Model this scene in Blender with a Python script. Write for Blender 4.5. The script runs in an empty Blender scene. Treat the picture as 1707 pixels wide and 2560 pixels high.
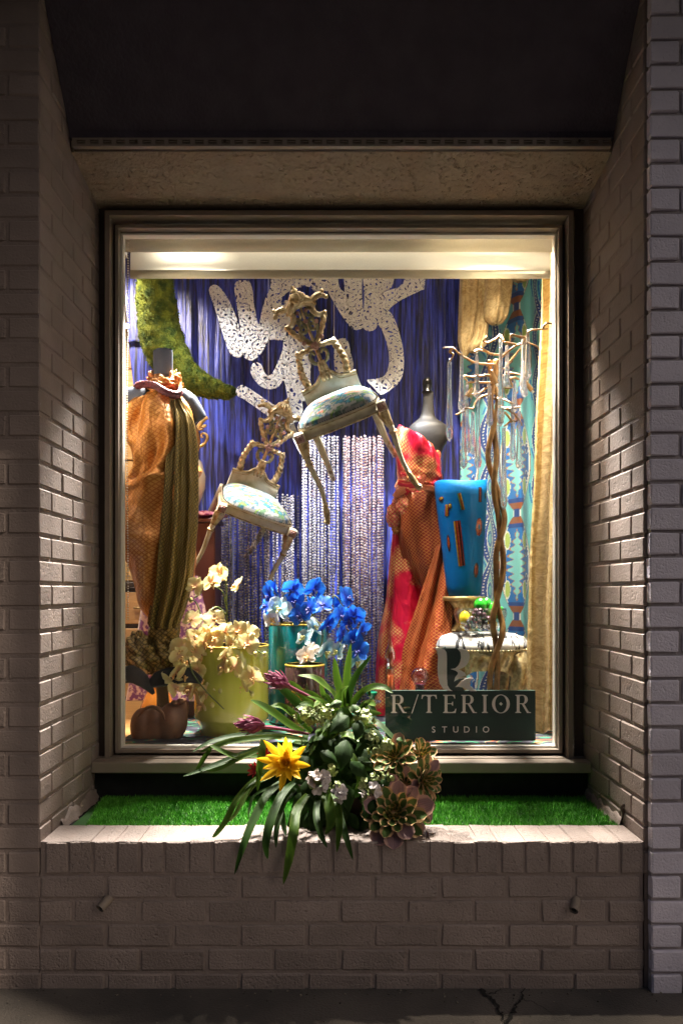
import bpy, math, random
import numpy as np
from mathutils import Vector, Matrix, noise
random.seed(7)
PI = math.pi
S = bpy.context.scene
COL = S.collection

# ------------------------------------------------------------------ camera, sky, sun, exposure
CAMX, CAMD, CAMZ, FPX = 0.0, 2.2, 1.116, 1952.0      # metres; FPX: focal length in photo pixels (2560 high)
VX, VY = 844.0, 1481.0                                # where the straight-ahead line meets the photo
cam = bpy.data.objects.new('camera', bpy.data.cameras.new('camera'))
COL.objects.link(cam); S.camera = cam
cam.location = (CAMX, -CAMD, CAMZ); cam.rotation_euler = (PI/2, 0, 0)
cam.data.sensor_fit = 'VERTICAL'; cam.data.sensor_height = 36.0
cam.data.lens = FPX/2560*36.0
cam.data.shift_x = (853.5-VX)/2560; cam.data.shift_y = (VY-1280)/2560
cam.data.clip_start = 0.02; cam.data.clip_end = 800
SUN_EL, SUN_DIR = math.radians(38), Vector((-0.8486, 0.5291, 0)).normalized()   # low sun from the right, down the street
w = bpy.data.worlds.new('World'); S.world = w; w.use_nodes = True
nt = w.node_tree; sky = nt.nodes.new('ShaderNodeTexSky'); sky.sky_type = 'NISHITA'; sky.sun_disc = False; sky.dust_density = 5.0; sky.ozone_density = 0.4
sky.sun_elevation = SUN_EL; sky.sun_rotation = math.atan2(-SUN_DIR.x, -SUN_DIR.y)
nt.links.new(sky.outputs[0], nt.nodes['Background'].inputs[0]); nt.nodes['Background'].inputs[1].default_value = 0.06
sl = bpy.data.lights.new('sun', 'SUN'); sl.energy = 5.0; sl.angle = math.radians(0.5); sl.color = (1.0, 0.86, 0.68)
sun = bpy.data.objects.new('sun', sl); COL.objects.link(sun)
ld = Vector((SUN_DIR.x*math.cos(SUN_EL), SUN_DIR.y*math.cos(SUN_EL), -math.sin(SUN_EL)))
sun.rotation_euler = ld.to_track_quat('-Z', 'Y').to_euler()
S.view_settings.view_transform = 'Standard'; S.view_settings.look = 'None'
S.view_settings.exposure = 0.35; S.view_settings.gamma = 1.0; S.view_settings.use_curve_mapping = False
S.render.engine = 'CYCLES'
S.cycles.max_bounces = 10; S.cycles.transparent_max_bounces = 24
S.cycles.transmission_bounces = 8; S.cycles.glossy_bounces = 4; S.cycles.diffuse_bounces = 4
S.cycles.caustics_reflective = False; S.cycles.caustics_refractive = False

# ------------------------------------------------------------------ helpers
def P(px, py, y):
    """photo point (1707 x 2560 scale) at the real depth y behind the street front"""
    d = (CAMD+y)/FPX
    return Vector((CAMX+(px-VX)*d, y, CAMZ+(VY-py)*d))
def M(px, y):                                   # photo length -> metres at depth y
    return px*(CAMD+y)/FPX

class MB:
    def __init__(s): s.v = []; s.f = []; s.uv = []
    def add(s, vs, fs, uv=None):
        b = len(s.v); s.v += [tuple(x) for x in vs]
        s.f += [tuple(i+b for i in f) for f in fs]
        s.uv += list(uv) if uv else [(0.0, 0.0)]*len(vs)
        return s
    def box(s, a, b, bev=0.0):
        (x0, y0, z0), (x1, y1, z1) = a, b
        if bev <= 0:
            vs = [(x, y, z) for x in (x0, x1) for y in (y0, y1) for z in (z0, z1)]
            return s.add(vs, [(0,1,3,2),(4,6,7,5),(0,4,5,1),(2,3,7,6),(0,2,6,4),(1,5,7,3)])
        vs, fs = bevel_box((x0+x1)/2, (y0+y1)/2, (z0+z1)/2, x1-x0, y1-y0, z1-z0, bev)
        return s.add(vs, fs)
    def grid(s, n, m, fn, closed=False):
        """fn(i,j)->(point, uv) i<n across, j<m along"""
        vs, uv = [], []
        for j in range(m):
            for i in range(n):
                p, t = fn(i, j); vs.append(tuple(p)); uv.append(t)
        fs = []
        for j in range(m-1):
            for i in range(n if closed else n-1):
                k = (i+1) % n
                fs.append((j*n+i, j*n+k, (j+1)*n+k, (j+1)*n+i))
        return s.add(vs, fs, uv)
    def lathe(s, prof, c=(0,0,0), seg=24, sx=1, sy=1, wob=None):
        n = len(prof); vs = []; uv = []
        for j, (r, z) in enumerate(prof):
            for i in range(seg):
                a = 2*PI*i/seg; rr = r*(wob(a, z) if wob else 1)
                vs.append((c[0]+rr*math.cos(a)*sx, c[1]+rr*math.sin(a)*sy, c[2]+z)); uv.append((i/seg, j/(n-1)))
        fs = [(j*seg+i, j*seg+(i+1)%seg, (j+1)*seg+(i+1)%seg, (j+1)*seg+i) for j in range(n-1) for i in range(seg)]
        if prof[0][0] > 1e-4: fs.append(tuple(reversed(range(seg))))
        if prof[-1][0] > 1e-4: fs.append(tuple(range((n-1)*seg, n*seg)))
        return s.add(vs, fs, uv)
    def tube(s, pts, rad, seg=8, twist=0.0, ridge=0.0, flat=1.0, cap=True, nr=2):
        pts = [Vector(p) for p in pts]; n = len(pts)
        if not isinstance(rad, (list, tuple)): rad = [rad]*n
        t0 = (pts[1]-pts[0]).normalized()
        up = Vector((0,-1,0)) if abs(t0.y) < .9 else Vector((0,0,1))
        a = (up-t0*up.dot(t0)).normalized(); vs = []; uv = []; L = 0
        for j in range(n):
            t = ((pts[min(j+1,n-1)]-pts[max(j-1,0)])).normalized()
            a = (a-t*a.dot(t))
            a = a.normalized() if a.length > 1e-6 else t.orthogonal().normalized()
            b = t.cross(a)
            if j: L += (pts[j]-pts[j-1]).length
            for i in range(seg):
                th = 2*PI*i/seg
                r = rad[j]*(1+ridge*math.sin(nr*th+twist*L))
                vs.append(pts[j]+a*(math.cos(th)*r*flat)+b*(math.sin(th)*r)); uv.append((i/seg, L))
        fs = [(j*seg+i, j*seg+(i+1)%seg, (j+1)*seg+(i+1)%seg, (j+1)*seg+i) for j in range(n-1) for i in range(seg)]
        if cap: fs += [tuple(reversed(range(seg))), tuple(range((n-1)*seg, n*seg))]
        return s.add(vs, fs, uv)
    def ball(s, c, r, seg=12, rings=8, rz=None, ry=None):
        rz = rz or r; ry = ry or r
        vs = [(c[0], c[1], c[2]-rz)]; 
        for j in range(1, rings):
            p = PI*j/rings
            for i in range(seg):
                a = 2*PI*i/seg
                vs.append((c[0]+r*math.sin(p)*math.cos(a), c[1]+ry*math.sin(p)*math.sin(a), c[2]-rz*math.cos(p)))
        vs.append((c[0], c[1], c[2]+rz)); fs = []
        for i in range(seg): fs.append((0, 1+(i+1)%seg, 1+i))
        for j in range(rings-2):
            for i in range(seg):
                fs.append((1+j*seg+i, 1+j*seg+(i+1)%seg, 1+(j+1)*seg+(i+1)%seg, 1+(j+1)*seg+i))
        l = len(vs)-1; k = 1+(rings-2)*seg
        for i in range(seg): fs.append((k+i, k+(i+1)%seg, l))
        return s.add(vs, fs)
    def mesh(s, name, mat=None, smooth=True, uv=True):
        me = bpy.data.meshes.new(name); me.from_pydata(s.v, [], s.f)
        if uv:
            l = me.uv_layers.new(name='UVMap')
            idx = np.zeros(len(me.loops), dtype=np.int32); me.loops.foreach_get('vertex_index', idx)
            l.data.foreach_set('uv', np.array(s.uv, dtype=np.float32)[idx].ravel())
        if smooth: me.polygons.foreach_set('use_smooth', [True]*len(me.polygons))
        if mat: me.materials.append(mat)
        me.update(); return me
    def obj(s, name, mat, parent=None, smooth=True):
        return link(name, s.mesh(name, mat, smooth), parent)

def bevel_box(cx, cy, cz, sx, sy, sz, b, jit=0):
    h = (sx/2, sy/2, sz/2); vs = []; idx = {}
    for X in (-1,1):
        for Y in (-1,1):
            for Z in (-1,1):
                for k in range(3):
                    p = [X*(h[0]-b), Y*(h[1]-b), Z*(h[2]-b)]; p[k] = (X,Y,Z)[k]*h[k]
                    j = [random.uniform(-jit, jit) for _ in range(3)] if jit else (0,0,0)
                    idx[(X,Y,Z,k)] = len(vs); vs.append((cx+p[0]+j[0], cy+p[1]+j[1], cz+p[2]+j[2]))
    fs = []
    for k in range(3):
        a, c = [(1,2),(2,0),(0,1)][k]
        for s_ in (-1,1):
            q = []
            for (u, v) in ((-1,-1),(1,-1),(1,1),(-1,1)):
                t = [0,0,0]; t[k] = s_; t[a] = u; t[c] = v; q.append(idx[(t[0],t[1],t[2],k)])
            fs.append(tuple(q) if s_ > 0 else tuple(reversed(q)))
    for k in range(3):                          # edges along axis k
        a, c = [(1,2),(2,0),(0,1)][k]
        for u in (-1,1):
            for v in (-1,1):
                t0 = [0,0,0]; t0[k] = -1; t0[a] = u; t0[c] = v; t1 = list(t0); t1[k] = 1
                q = [idx[(*t0,a)], idx[(*t0,c)], idx[(*t1,c)], idx[(*t1,a)]]
                fs.append(tuple(q) if u*v < 0 else tuple(reversed(q)))
    for X in (-1,1):
        for Y in (-1,1):
            for Z in (-1,1):
                q = [idx[(X,Y,Z,0)], idx[(X,Y,Z,1)], idx[(X,Y,Z,2)]]
                fs.append(tuple(q) if X*Y*Z > 0 else tuple(reversed(q)))
    return vs, fs

def link(name, me, parent=None, loc=None):
    o = bpy.data.objects.new(name, me); COL.objects.link(o)
    if parent: o.parent = parent
    if loc: o.location = loc
    return o
def tag(o, label=None, cat=None, group=None, kind=None):
    if label: o['label'] = label
    if cat: o['category'] = cat
    if group: o['group'] = group
    if kind: o['kind'] = kind
    return o
def thing(name, label, cat, group=None, loc=(0,0,0)):
    o = bpy.data.objects.new(name, None); COL.objects.link(o); o.location = loc; o.empty_display_size = .05
    return tag(o, label, cat, group)
def struct(name, mb, mat, smooth=False, parent=None):
    return tag(mb.obj(name, mat, parent, smooth), kind='structure')

def smooth_path(pts, n=8, closed=False):
    pts = [Vector(p) for p in pts]; out = []; N = len(pts)
    for i in range(N if closed else N-1):
        if closed: p0, p1, p2, p3 = pts[i-1], pts[i], pts[(i+1)%N], pts[(i+2)%N]
        else: p0, p1, p2, p3 = pts[max(i-1,0)], pts[i], pts[i+1], pts[min(i+2,N-1)]
        for k in range(n):
            t = k/n
            out.append(0.5*((2*p1)+(p2-p0)*t+(2*p0-5*p1+4*p2-p3)*t*t+(3*p1-p0-3*p2+p3)*t**3))
    if not closed: out.append(pts[-1])
    return out
def lerp_list(vals, n):
    """vals at even steps -> n samples"""
    out = []
    for i in range(n):
        t = i/(n-1)*(len(vals)-1); k = min(int(t), len(vals)-2); f = t-k
        out.append(vals[k]*(1-f)+vals[k+1]*f)
    return out
def interp(x, tab):
    if x <= tab[0][0]: return tab[0][1]
    for (a, u), (b, v) in zip(tab, tab[1:]):
        if x <= b: return u+(v-u)*(x-a)/(b-a)
    return tab[-1][1]
def sstep(a, b, x):
    t = np.clip((x-a)/(b-a), 0, 1); return t*t*(3-2*t)

def flat_shape(loops, thick, bevel=0.0):
    """closed 2D loops (x,z) -> solid plate mesh in the xz plane, y in [-thick,0]; inner loops are holes"""
    cu = bpy.data.curves.new('shape', 'CURVE'); cu.dimensions = '2D'; cu.fill_mode = 'BOTH'
    cu.extrude = thick/2; cu.bevel_depth = bevel; cu.bevel_resolution = 0
    for lp in loops:
        sp = cu.splines.new('POLY'); sp.points.add(len(lp)-1); sp.use_cyclic_u = True
        for q, p in zip(sp.points, lp): q.co = (p[0], p[1], 0, 1)
    o = bpy.data.objects.new('shape', cu); COL.objects.link(o)
    dg = bpy.context.evaluated_depsgraph_get(); dg.update()
    me = bpy.data.meshes.new_from_object(o.evaluated_get(dg)); bpy.data.objects.remove(o); bpy.data.curves.remove(cu)
    me.transform(Matrix.Translation((0, -thick/2, 0)) @ Matrix.Rotation(PI/2, 4, 'X'))
    me.materials.clear(); return me

def frame(loc, normal, up=(0,0,1), roll=0.0, s=1.0):
    n = Vector(normal).normalized(); u = Vector(up)
    x = u.cross(n)
    if x.length < 1e-4: x = Vector((1,0,0)).cross(n)
    x.normalize(); y = n.cross(x)
    m = Matrix((x, y, n)).transposed().to_4x4()
    return Matrix.Translation(loc) @ m @ Matrix.Rotation(roll, 4, 'Z') @ Matrix.Diagonal((s, s, s, 1))

# ------------------------------------------------------------------ materials
def nodes(m):
    m.use_nodes = True; t = m.node_tree; return t, t.nodes, t.links, t.nodes['Principled BSDF']
def mat(name, c1, c2=None, rough=.5, metal=0, scale=20, detail=4, dist=0, bump=0, bscale=None, stretch=(1,1,1),
        coord='pos', coat=0, sheen=0, spec=None, trans=0, sss=0, contrast=(.35,.65), pits=0, vary=0):
    m = bpy.data.materials.new(name); t, N, L, B = nodes(m)
    B.inputs['Roughness'].default_value = rough; B.inputs['Metallic'].default_value = metal
    B.inputs['Base Color'].default_value = (*c1, 1)
    if coat: B.inputs['Coat Weight'].default_value = coat; B.inputs['Coat Roughness'].default_value = .08
    if sheen: B.inputs['Sheen Weight'].default_value = sheen
    if spec is not None: B.inputs['Specular IOR Level'].default_value = spec
    if trans: B.inputs['Transmission Weight'].default_value = trans
    if c2 or bump:
        if coord == 'pos': co = N.new('ShaderNodeNewGeometry').outputs['Position']
        else:
            tc = N.new('ShaderNodeTexCoord'); co = tc.outputs[{'uv':'UV','obj':'Object','gen':'Generated'}[coord]]
        mp = N.new('ShaderNodeMapping'); mp.inputs['Scale'].default_value = stretch; L.new(co, mp.inputs[0])
        nz = N.new('ShaderNodeTexNoise'); nz.inputs['Scale'].default_value = scale; nz.inputs['Detail'].default_value = detail
        nz.inputs['Distortion'].default_value = dist; L.new(mp.outputs[0], nz.inputs['Vector'])
        if c2:
            cr = N.new('ShaderNodeValToRGB'); e = cr.color_ramp.elements
            e[0].position, e[1].position = contrast; e[0].color = (*c1, 1); e[1].color = (*c2, 1)
            L.new(nz.outputs['Fac'], cr.inputs[0]); L.new(cr.outputs[0], B.inputs['Base Color'])
            if vary:                              # every brick its own shade, and patchy grime over the whole wall
                oi = N.new('ShaderNodeObjectInfo'); mr = N.new('ShaderNodeMapRange'); mr.inputs[3].default_value = 1-vary; mr.inputs[4].default_value = 1+vary; L.new(oi.outputs['Random'], mr.inputs[0])
                gr = N.new('ShaderNodeTexNoise'); gr.inputs['Scale'].default_value = 2.3; gr.inputs['Detail'].default_value = 7; L.new(co, gr.inputs['Vector'])
                g2 = N.new('ShaderNodeMapRange'); g2.inputs[1].default_value = .3; g2.inputs[2].default_value = .7; g2.inputs[3].default_value = .80; g2.inputs[4].default_value = 1.12; L.new(gr.outputs['Fac'], g2.inputs[0])
                pm = N.new('ShaderNodeMath'); pm.operation = 'MULTIPLY'; L.new(mr.outputs[0], pm.inputs[0]); L.new(g2.outputs[0], pm.inputs[1])
                vm = N.new('ShaderNodeVectorMath'); vm.operation = 'SCALE'; L.new(cr.outputs[0], vm.inputs[0]); L.new(pm.outputs[0], vm.inputs['Scale']); L.new(vm.outputs[0], B.inputs['Base Color'])
        if bump:
            bn = N.new('ShaderNodeBump'); bn.inputs['Strength'].default_value = bump; bn.inputs['Distance'].default_value = .01
            if bscale:
                n2 = N.new('ShaderNodeTexNoise'); n2.inputs['Scale'].default_value = bscale; n2.inputs['Detail'].default_value = 5
                L.new(mp.outputs[0], n2.inputs['Vector']); src = n2.outputs['Fac']
            else: src = nz.outputs['Fac']
            if pits:
                vo = N.new('ShaderNodeTexNoise'); vo.inputs['Scale'].default_value = pits; vo.inputs['Detail'].default_value = 2
                L.new(mp.outputs[0], vo.inputs['Vector'])
                pr = N.new('ShaderNodeValToRGB'); pr.color_ramp.elements[0].position = .3; pr.color_ramp.elements[1].position = .4
                L.new(vo.outputs['Fac'], pr.inputs[0])
                mu = N.new('ShaderNodeMath'); mu.operation = 'ADD'; L.new(src, mu.inputs[0]); L.new(pr.outputs[0], mu.inputs[1]); src = mu.outputs[0]
            L.new(src, bn.inputs['Height']); L.new(bn.outputs[0], B.inputs['Normal'])
    return m
def pane_mat(name, tint=(1,1,1), ior=1.45, rough=0.0, f=1.0):
    """thin clear glass: lets light through, reflects by Fresnel"""
    m = bpy.data.materials.new(name); m.use_nodes = True; t = m.node_tree; N, L = t.nodes, t.links
    N.remove(N['Principled BSDF']); out = N['Material Output']
    tr = N.new('ShaderNodeBsdfTransparent'); tr.inputs[0].default_value = (*tint, 1)
    gl = N.new('ShaderNodeBsdfGlossy'); gl.inputs['Roughness'].default_value = rough
    lw_ = N.new('ShaderNodeLayerWeight'); lw_.inputs[0].default_value = .5          # Schlick reflectance, the same from both sides
    pw_ = N.new('ShaderNodeMath'); pw_.operation = 'POWER'; pw_.inputs[1].default_value = 5; L.new(lw_.outputs['Facing'], pw_.inputs[0])
    f0 = ((ior-1)/(ior+1))**2*f
    mm = N.new('ShaderNodeMath'); mm.operation = 'MULTIPLY_ADD'; mm.inputs[1].default_value = 1-f0; mm.inputs[2].default_value = f0; L.new(pw_.outputs[0], mm.inputs[0])
    mx = N.new('ShaderNodeMixShader')
    L.new(mm.outputs[0], mx.inputs[0]); L.new(tr.outputs[0], mx.inputs[1]); L.new(gl.outputs[0], mx.inputs[2])
    L.new(mx.outputs[0], out.inputs[0]); return m
def glass_mat(name, tint=(1,1,1), ior=1.5, mixt=.35, white=.30):
    """cut glass: refraction, partly straight-through so it lets light pass"""
    m = bpy.data.materials.new(name); m.use_nodes = True; t = m.node_tree; N, L = t.nodes, t.links
    out = N['Material Output']; pb = N['Principled BSDF']; pb.inputs['Base Color'].default_value = (.95,.96,1,1); pb.inputs['Roughness'].default_value = .05
    g = N.new('ShaderNodeBsdfGlass'); g.inputs[0].default_value = (*tint, 1); g.inputs['IOR'].default_value = ior; g.inputs['Roughness'].default_value = .02
    tr = N.new('ShaderNodeBsdfTransparent'); tr.inputs[0].default_value = (*tint, 1)
    mx = N.new('ShaderNodeMixShader'); mx.inputs[0].default_value = mixt
    L.new(g.outputs[0], mx.inputs[1]); L.new(tr.outputs[0], mx.inputs[2])
    m2_ = N.new('ShaderNodeMixShader'); m2_.inputs[0].default_value = white; L.new(mx.outputs[0], m2_.inputs[1]); L.new(pb.outputs[0], m2_.inputs[2]); L.new(m2_.outputs[0], out.inputs[0]); return m
def brocade(name, ground, thread, scale=60, line=.14, rot=45, rough=.38, metal=.35, invert=False, patch=.0, flat=1.0):
    """woven cloth with a lattice of small lozenges, on UV in metres"""
    m = bpy.data.materials.new(name); t, N, L, B = nodes(m)
    tc = N.new('ShaderNodeTexCoord'); mp = N.new('ShaderNodeMapping'); L.new(tc.outputs['UV'], mp.inputs[0])
    mp.inputs['Rotation'].default_value = (0,0,math.radians(rot)); mp.inputs['Scale'].default_value = (scale, scale*flat, 1)
    nz = N.new('ShaderNodeTexNoise'); nz.inputs['Scale'].default_value = 7; L.new(tc.outputs['UV'], nz.inputs['Vector'])
    sx = N.new('ShaderNodeSeparateXYZ'); L.new(mp.outputs[0], sx.inputs[0])
    def edge(sock):
        f = N.new('ShaderNodeMath'); f.operation = 'FRACT'; L.new(sock, f.inputs[0])
        a = N.new('ShaderNodeMath'); a.operation = 'SUBTRACT'; L.new(f.outputs[0], a.inputs[0]); a.inputs[1].default_value = .5
        b = N.new('ShaderNodeMath'); b.operation = 'ABSOLUTE'; L.new(a.outputs[0], b.inputs[0]); return b.outputs[0]
    mxm = N.new('ShaderNodeMath'); mxm.operation = 'MAXIMUM'; L.new(edge(sx.outputs[0]), mxm.inputs[0]); L.new(edge(sx.outputs[1]), mxm.inputs[1])
    r = N.new('ShaderNodeValToRGB'); e = r.color_ramp.elements
    e[0].position = .5-line-.06; e[1].position = .5-line+.04
    a, b = (ground, thread) if invert else (thread, ground)
    e[0].color = (*a, 1); e[1].color = (*b, 1); L.new(mxm.outputs[0], r.inputs[0])
    col = r.outputs[0]; fac = mxm.outputs[0]
    if patch:
        pr = N.new('ShaderNodeValToRGB'); pr.color_ramp.elements[0].position = .5-patch; pr.color_ramp.elements[1].position = .5-patch+.12
        L.new(nz.outputs['Fac'], pr.inputs[0])
        mx = N.new('ShaderNodeMix'); mx.data_type = 'RGBA'; L.new(pr.outputs[0], mx.inputs[0]); mx.inputs[6].default_value = (*ground, 1); L.new(col, mx.inputs[7]); col = mx.outputs[2]
    L.new(col, B.inputs['Base Color']); B.inputs['Roughness'].default_value = rough; B.inputs['Metallic'].default_value = metal
    bn = N.new('ShaderNodeBump'); bn.inputs['Strength'].default_value = .18; bn.inputs['Distance'].default_value = .002; bn.invert = True
    L.new(fac, bn.inputs['Height'])
    cz = N.new('ShaderNodeTexNoise'); cz.inputs['Scale'].default_value = 13; cz.inputs['Detail'].default_value = 3; cz.inputs['Distortion'].default_value = 1.4      # soft creases
    cm = N.new('ShaderNodeMapping'); cm.inputs['Rotation'].default_value = (0,0,.7); cm.inputs['Scale'].default_value = (2.2,.6,1); L.new(tc.outputs['UV'], cm.inputs[0]); L.new(cm.outputs[0], cz.inputs['Vector'])
    b2 = N.new('ShaderNodeBump'); b2.inputs['Strength'].default_value = .55; b2.inputs['Distance'].default_value = .02; L.new(cz.outputs['Fac'], b2.inputs['Height']); L.new(bn.outputs[0], b2.inputs['Normal']); L.new(b2.outputs[0], B.inputs['Normal'])
    return m
def leaf_mat(name, mid, edge, rough=.35, lo=.55, hi=.85, trans=.25, noise_amt=.5):
    """leaf: UV.x 0..1 across (0.5 = midrib)"""
    m = bpy.data.materials.new(name); t, N, L, B = nodes(m)
    tc = N.new('ShaderNodeTexCoord'); sx = N.new('ShaderNodeSeparateXYZ'); L.new(tc.outputs['UV'], sx.inputs[0])
    a = N.new('ShaderNodeMath'); a.operation = 'SUBTRACT'; L.new(sx.outputs[0], a.inputs[0]); a.inputs[1].default_value = .5
    b = N.new('ShaderNodeMath'); b.operation = 'ABSOLUTE'; L.new(a.outputs[0], b.inputs[0])
    c = N.new('ShaderNodeMath'); c.operation = 'MULTIPLY'; L.new(b.outputs[0], c.inputs[0]); c.inputs[1].default_value = 2
    nz = N.new('ShaderNodeTexNoise'); nz.inputs['Scale'].default_value = 60; ge = N.new('ShaderNodeNewGeometry'); L.new(ge.outputs['Position'], nz.inputs['Vector'])
    d = N.new('ShaderNodeMath'); d.operation = 'MULTIPLY_ADD'; L.new(nz.outputs['Fac'], d.inputs[0]); d.inputs[1].default_value = noise_amt*.5; L.new(c.outputs[0], d.inputs[2])
    e_ = N.new('ShaderNodeMath'); e_.operation = 'SUBTRACT'; L.new(d.outputs[0], e_.inputs[0]); e_.inputs[1].default_value = noise_amt*.25
    r = N.new('ShaderNodeValToRGB'); e = r.color_ramp.elements; e[0].position = lo; e[1].position = hi; e[0].color = (*mid, 1); e[1].color = (*edge, 1)
    L.new(e_.outputs[0], r.inputs[0]); L.new(r.outputs[0], B.inputs['Base Color']); B.inputs['Roughness'].default_value = rough; B.inputs['Specular IOR Level'].default_value = .15
    tr = N.new('ShaderNodeBsdfTranslucent'); L.new(r.outputs[0], tr.inputs[0])
    mx = N.new('ShaderNodeMixShader'); mx.inputs[0].default_value = trans
    L.new(B.outputs[0], mx.inputs[1]); L.new(tr.outputs[0], mx.inputs[2]); L.new(mx.outputs[0], N['Material Output'].inputs[0])
    bn = N.new('ShaderNodeBump'); bn.inputs['Strength'].default_value = .2; bn.inputs['Distance'].default_value = .003
    wv = N.new('ShaderNodeTexWave'); wv.inputs['Scale'].default_value = 3; wv.inputs['Distortion'].default_value = 1; L.new(tc.outputs['UV'], wv.inputs['Vector'])
    L.new(wv.outputs['Fac'], bn.inputs['Height']); L.new(bn.outputs[0], B.inputs['Normal'])
    return m
def attr_mat(name, rough=.6, sheen=.2, bump=0, bscale=300, trans=0):
    m = bpy.data.materials.new(name); t, N, L, B = nodes(m)
    a = N.new('ShaderNodeAttribute'); a.attribute_name = 'print'; L.new(a.outputs['Color'], B.inputs['Base Color'])
    B.inputs['Roughness'].default_value = rough; B.inputs['Sheen Weight'].default_value = sheen
    if bump:
        g = N.new('ShaderNodeNewGeometry'); nz = N.new('ShaderNodeTexNoise'); nz.inputs['Scale'].default_value = bscale; L.new(g.outputs['Position'], nz.inputs['Vector'])
        b = N.new('ShaderNodeBump'); b.inputs['Strength'].default_value = bump; b.inputs['Distance'].default_value = .003; L.new(nz.outputs['Fac'], b.inputs['Height']); L.new(b.outputs[0], B.inputs['Normal'])
    return m
def set_print(me, cols):
    a = me.color_attributes.new('print', 'FLOAT_COLOR', 'POINT'); c = np.ones((len(me.vertices), 4), np.float32); c[:, :3] = cols
    a.data.foreach_set('color', c.ravel())
# ------------------------------------------------------------------ materials of the setting
M_taupe = mat('taupe_paint', (.215,.168,.150), (.25,.197,.177), vary=.10, rough=.62, scale=9, bump=.5, bscale=160, pits=90)
M_reveal = mat('taupe_paint_reveal', (.215,.168,.150), (.25,.197,.177), vary=.08, rough=.7, scale=9, bump=.22, bscale=150, pits=70)
M_taupe_j = mat('taupe_paint_joint', (.20,.156,.139), (.23,.18,.162), rough=.75, scale=15, bump=.4, bscale=120)
M_sillpaint = mat('sill_paint', (.215,.168,.150), (.25,.197,.177), vary=.06, rough=.6, scale=9, bump=.35, bscale=160, pits=90)
M_sillj = mat('sill_joint', (.20,.156,.139), (.23,.18,.162), rough=.7, scale=20, bump=.4, bscale=120)
M_lav = mat('lavender_paint', (.56,.52,.61), (.62,.575,.66), vary=.07, rough=.6, scale=8, bump=.35, bscale=150, pits=80)
M_lav_j = mat('lavender_joint', (.30,.265,.28), (.35,.31,.32), rough=.7, scale=15, bump=.4, bscale=120)
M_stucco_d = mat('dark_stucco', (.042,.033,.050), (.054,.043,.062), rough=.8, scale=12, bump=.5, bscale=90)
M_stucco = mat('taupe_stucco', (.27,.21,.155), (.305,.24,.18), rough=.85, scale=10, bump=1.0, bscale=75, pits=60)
M_frame = mat('frame_paint', (.20,.16,.125), (.23,.185,.15), rough=.5, scale=12, bump=.1)
M_frame_d = mat('frame_dark_brown', (.035,.022,.016), (.05,.032,.022), rough=.6, scale=12, bump=.15)
M_cream = mat('cream_frame', (.80,.76,.68), rough=.4)
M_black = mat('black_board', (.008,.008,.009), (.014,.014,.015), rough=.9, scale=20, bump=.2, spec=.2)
M_conc = mat('pavement_concrete', (.040,.036,.034), (.10,.085,.075), rough=.8, scale=3.2, detail=8, bump=.5, bscale=140, pits=220)
M_asph = mat('asphalt', (.035,.035,.037), (.055,.055,.057), rough=.9, scale=30, bump=.4)
M_crack = mat('crack_dirt', (.006,.005,.005), rough=1.0)
M_iwall = mat('interior_plaster', (.55,.5,.44), rough=.9)
M_pane = pane_mat('window_glass', f=.9)
M_pipe = mat('pipe_paint', (.20,.16,.13), (.25,.2,.16), rough=.6, scale=40, bump=.3)
M_hole = mat('pipe_bore', (.01,.01,.01), rough=1)
M_chrome = mat('bracket_metal', (.35,.35,.35), rough=.35, metal=1)

# ------------------------------------------------------------------ ground
struct('road', MB().box((-400,-400,-.30), (400,-3.0,-.13)), M_asph)
sw = struct('sidewalk', MB().box((-60,-3.0,-.29), (60,0.3,0)), M_conc)
def ribbon_flat(name, pts, w, z, m, parent):
    mb = MB(); n = len(pts)
    def fn(i, j):
        a = Vector(pts[max(j-1,0)]); b = Vector(pts[min(j+1,n-1)]); t = (b-a).normalized(); q = Vector((-t.y, t.x, 0))
        ww = w*(1-.8*j/(n-1))*(0.6+.8*random.random())
        p = Vector(pts[j]); return (p+q*(ww if i else -ww)+Vector((0,0,z)), (i, j))
    mb.grid(2, n, fn); o = mb.obj(name, m, parent); return o
def gpt(px, py): # photo point lying on the pavement
    d = CAMZ*FPX/(py-VY); return Vector((CAMX+(px-VX)*d/FPX, d-CAMD, 0))
def jag(a, n=7, amp=.006):
    out = []
    for p, q in zip(a, a[1:]):
        for k in range(n):
            t = k/n; out.append(p+(q-p)*t+Vector((random.uniform(-amp,amp), random.uniform(-amp,amp), 0)))
    return out+[a[-1]]
for pl, ww in (([gpt(1200,2473), gpt(1230,2500), gpt(1250,2535), gpt(1265,2570)], .006), ([gpt(1268,2562), gpt(1285,2528), gpt(1300,2500), gpt(1312,2473)], .006),
               ([gpt(1250,2535), gpt(1268,2545), gpt(1285,2528)], .0025), ([gpt(1222,2490), gpt(1262,2474)], .003), ([gpt(1300,2500), gpt(1330,2508), gpt(1365,2530), gpt(1420,2560)], .0016),
               ([gpt(1265,2570), gpt(1262,2640)], .005)):
    tag(ribbon_flat('pavement_crack', jag(pl), ww, .004, M_crack, sw))
gr = MB(); rg = random.Random(2)
for _ in range(170):
    x, y = rg.uniform(-1.2,1.2), -abs(rg.gauss(0,.05))-.002 if rg.random() < .75 else rg.uniform(-.5,0); s_ = rg.uniform(.0012,.0045)*(1 if y > -.1 else .7)
    gr.ball((x,y,s_*.5), s_, 5, 3, rz=s_*.6, ry=s_*rg.uniform(.6,1.3))
tag(gr.obj('grit', mat('grit', (.05,.045,.04), (.22,.19,.15), rough=.9, scale=60, contrast=(.45,.6)), None, False), 'scattered grit and crumbs of paint on the pavement along the wall', 'grit', kind='stuff')
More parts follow.
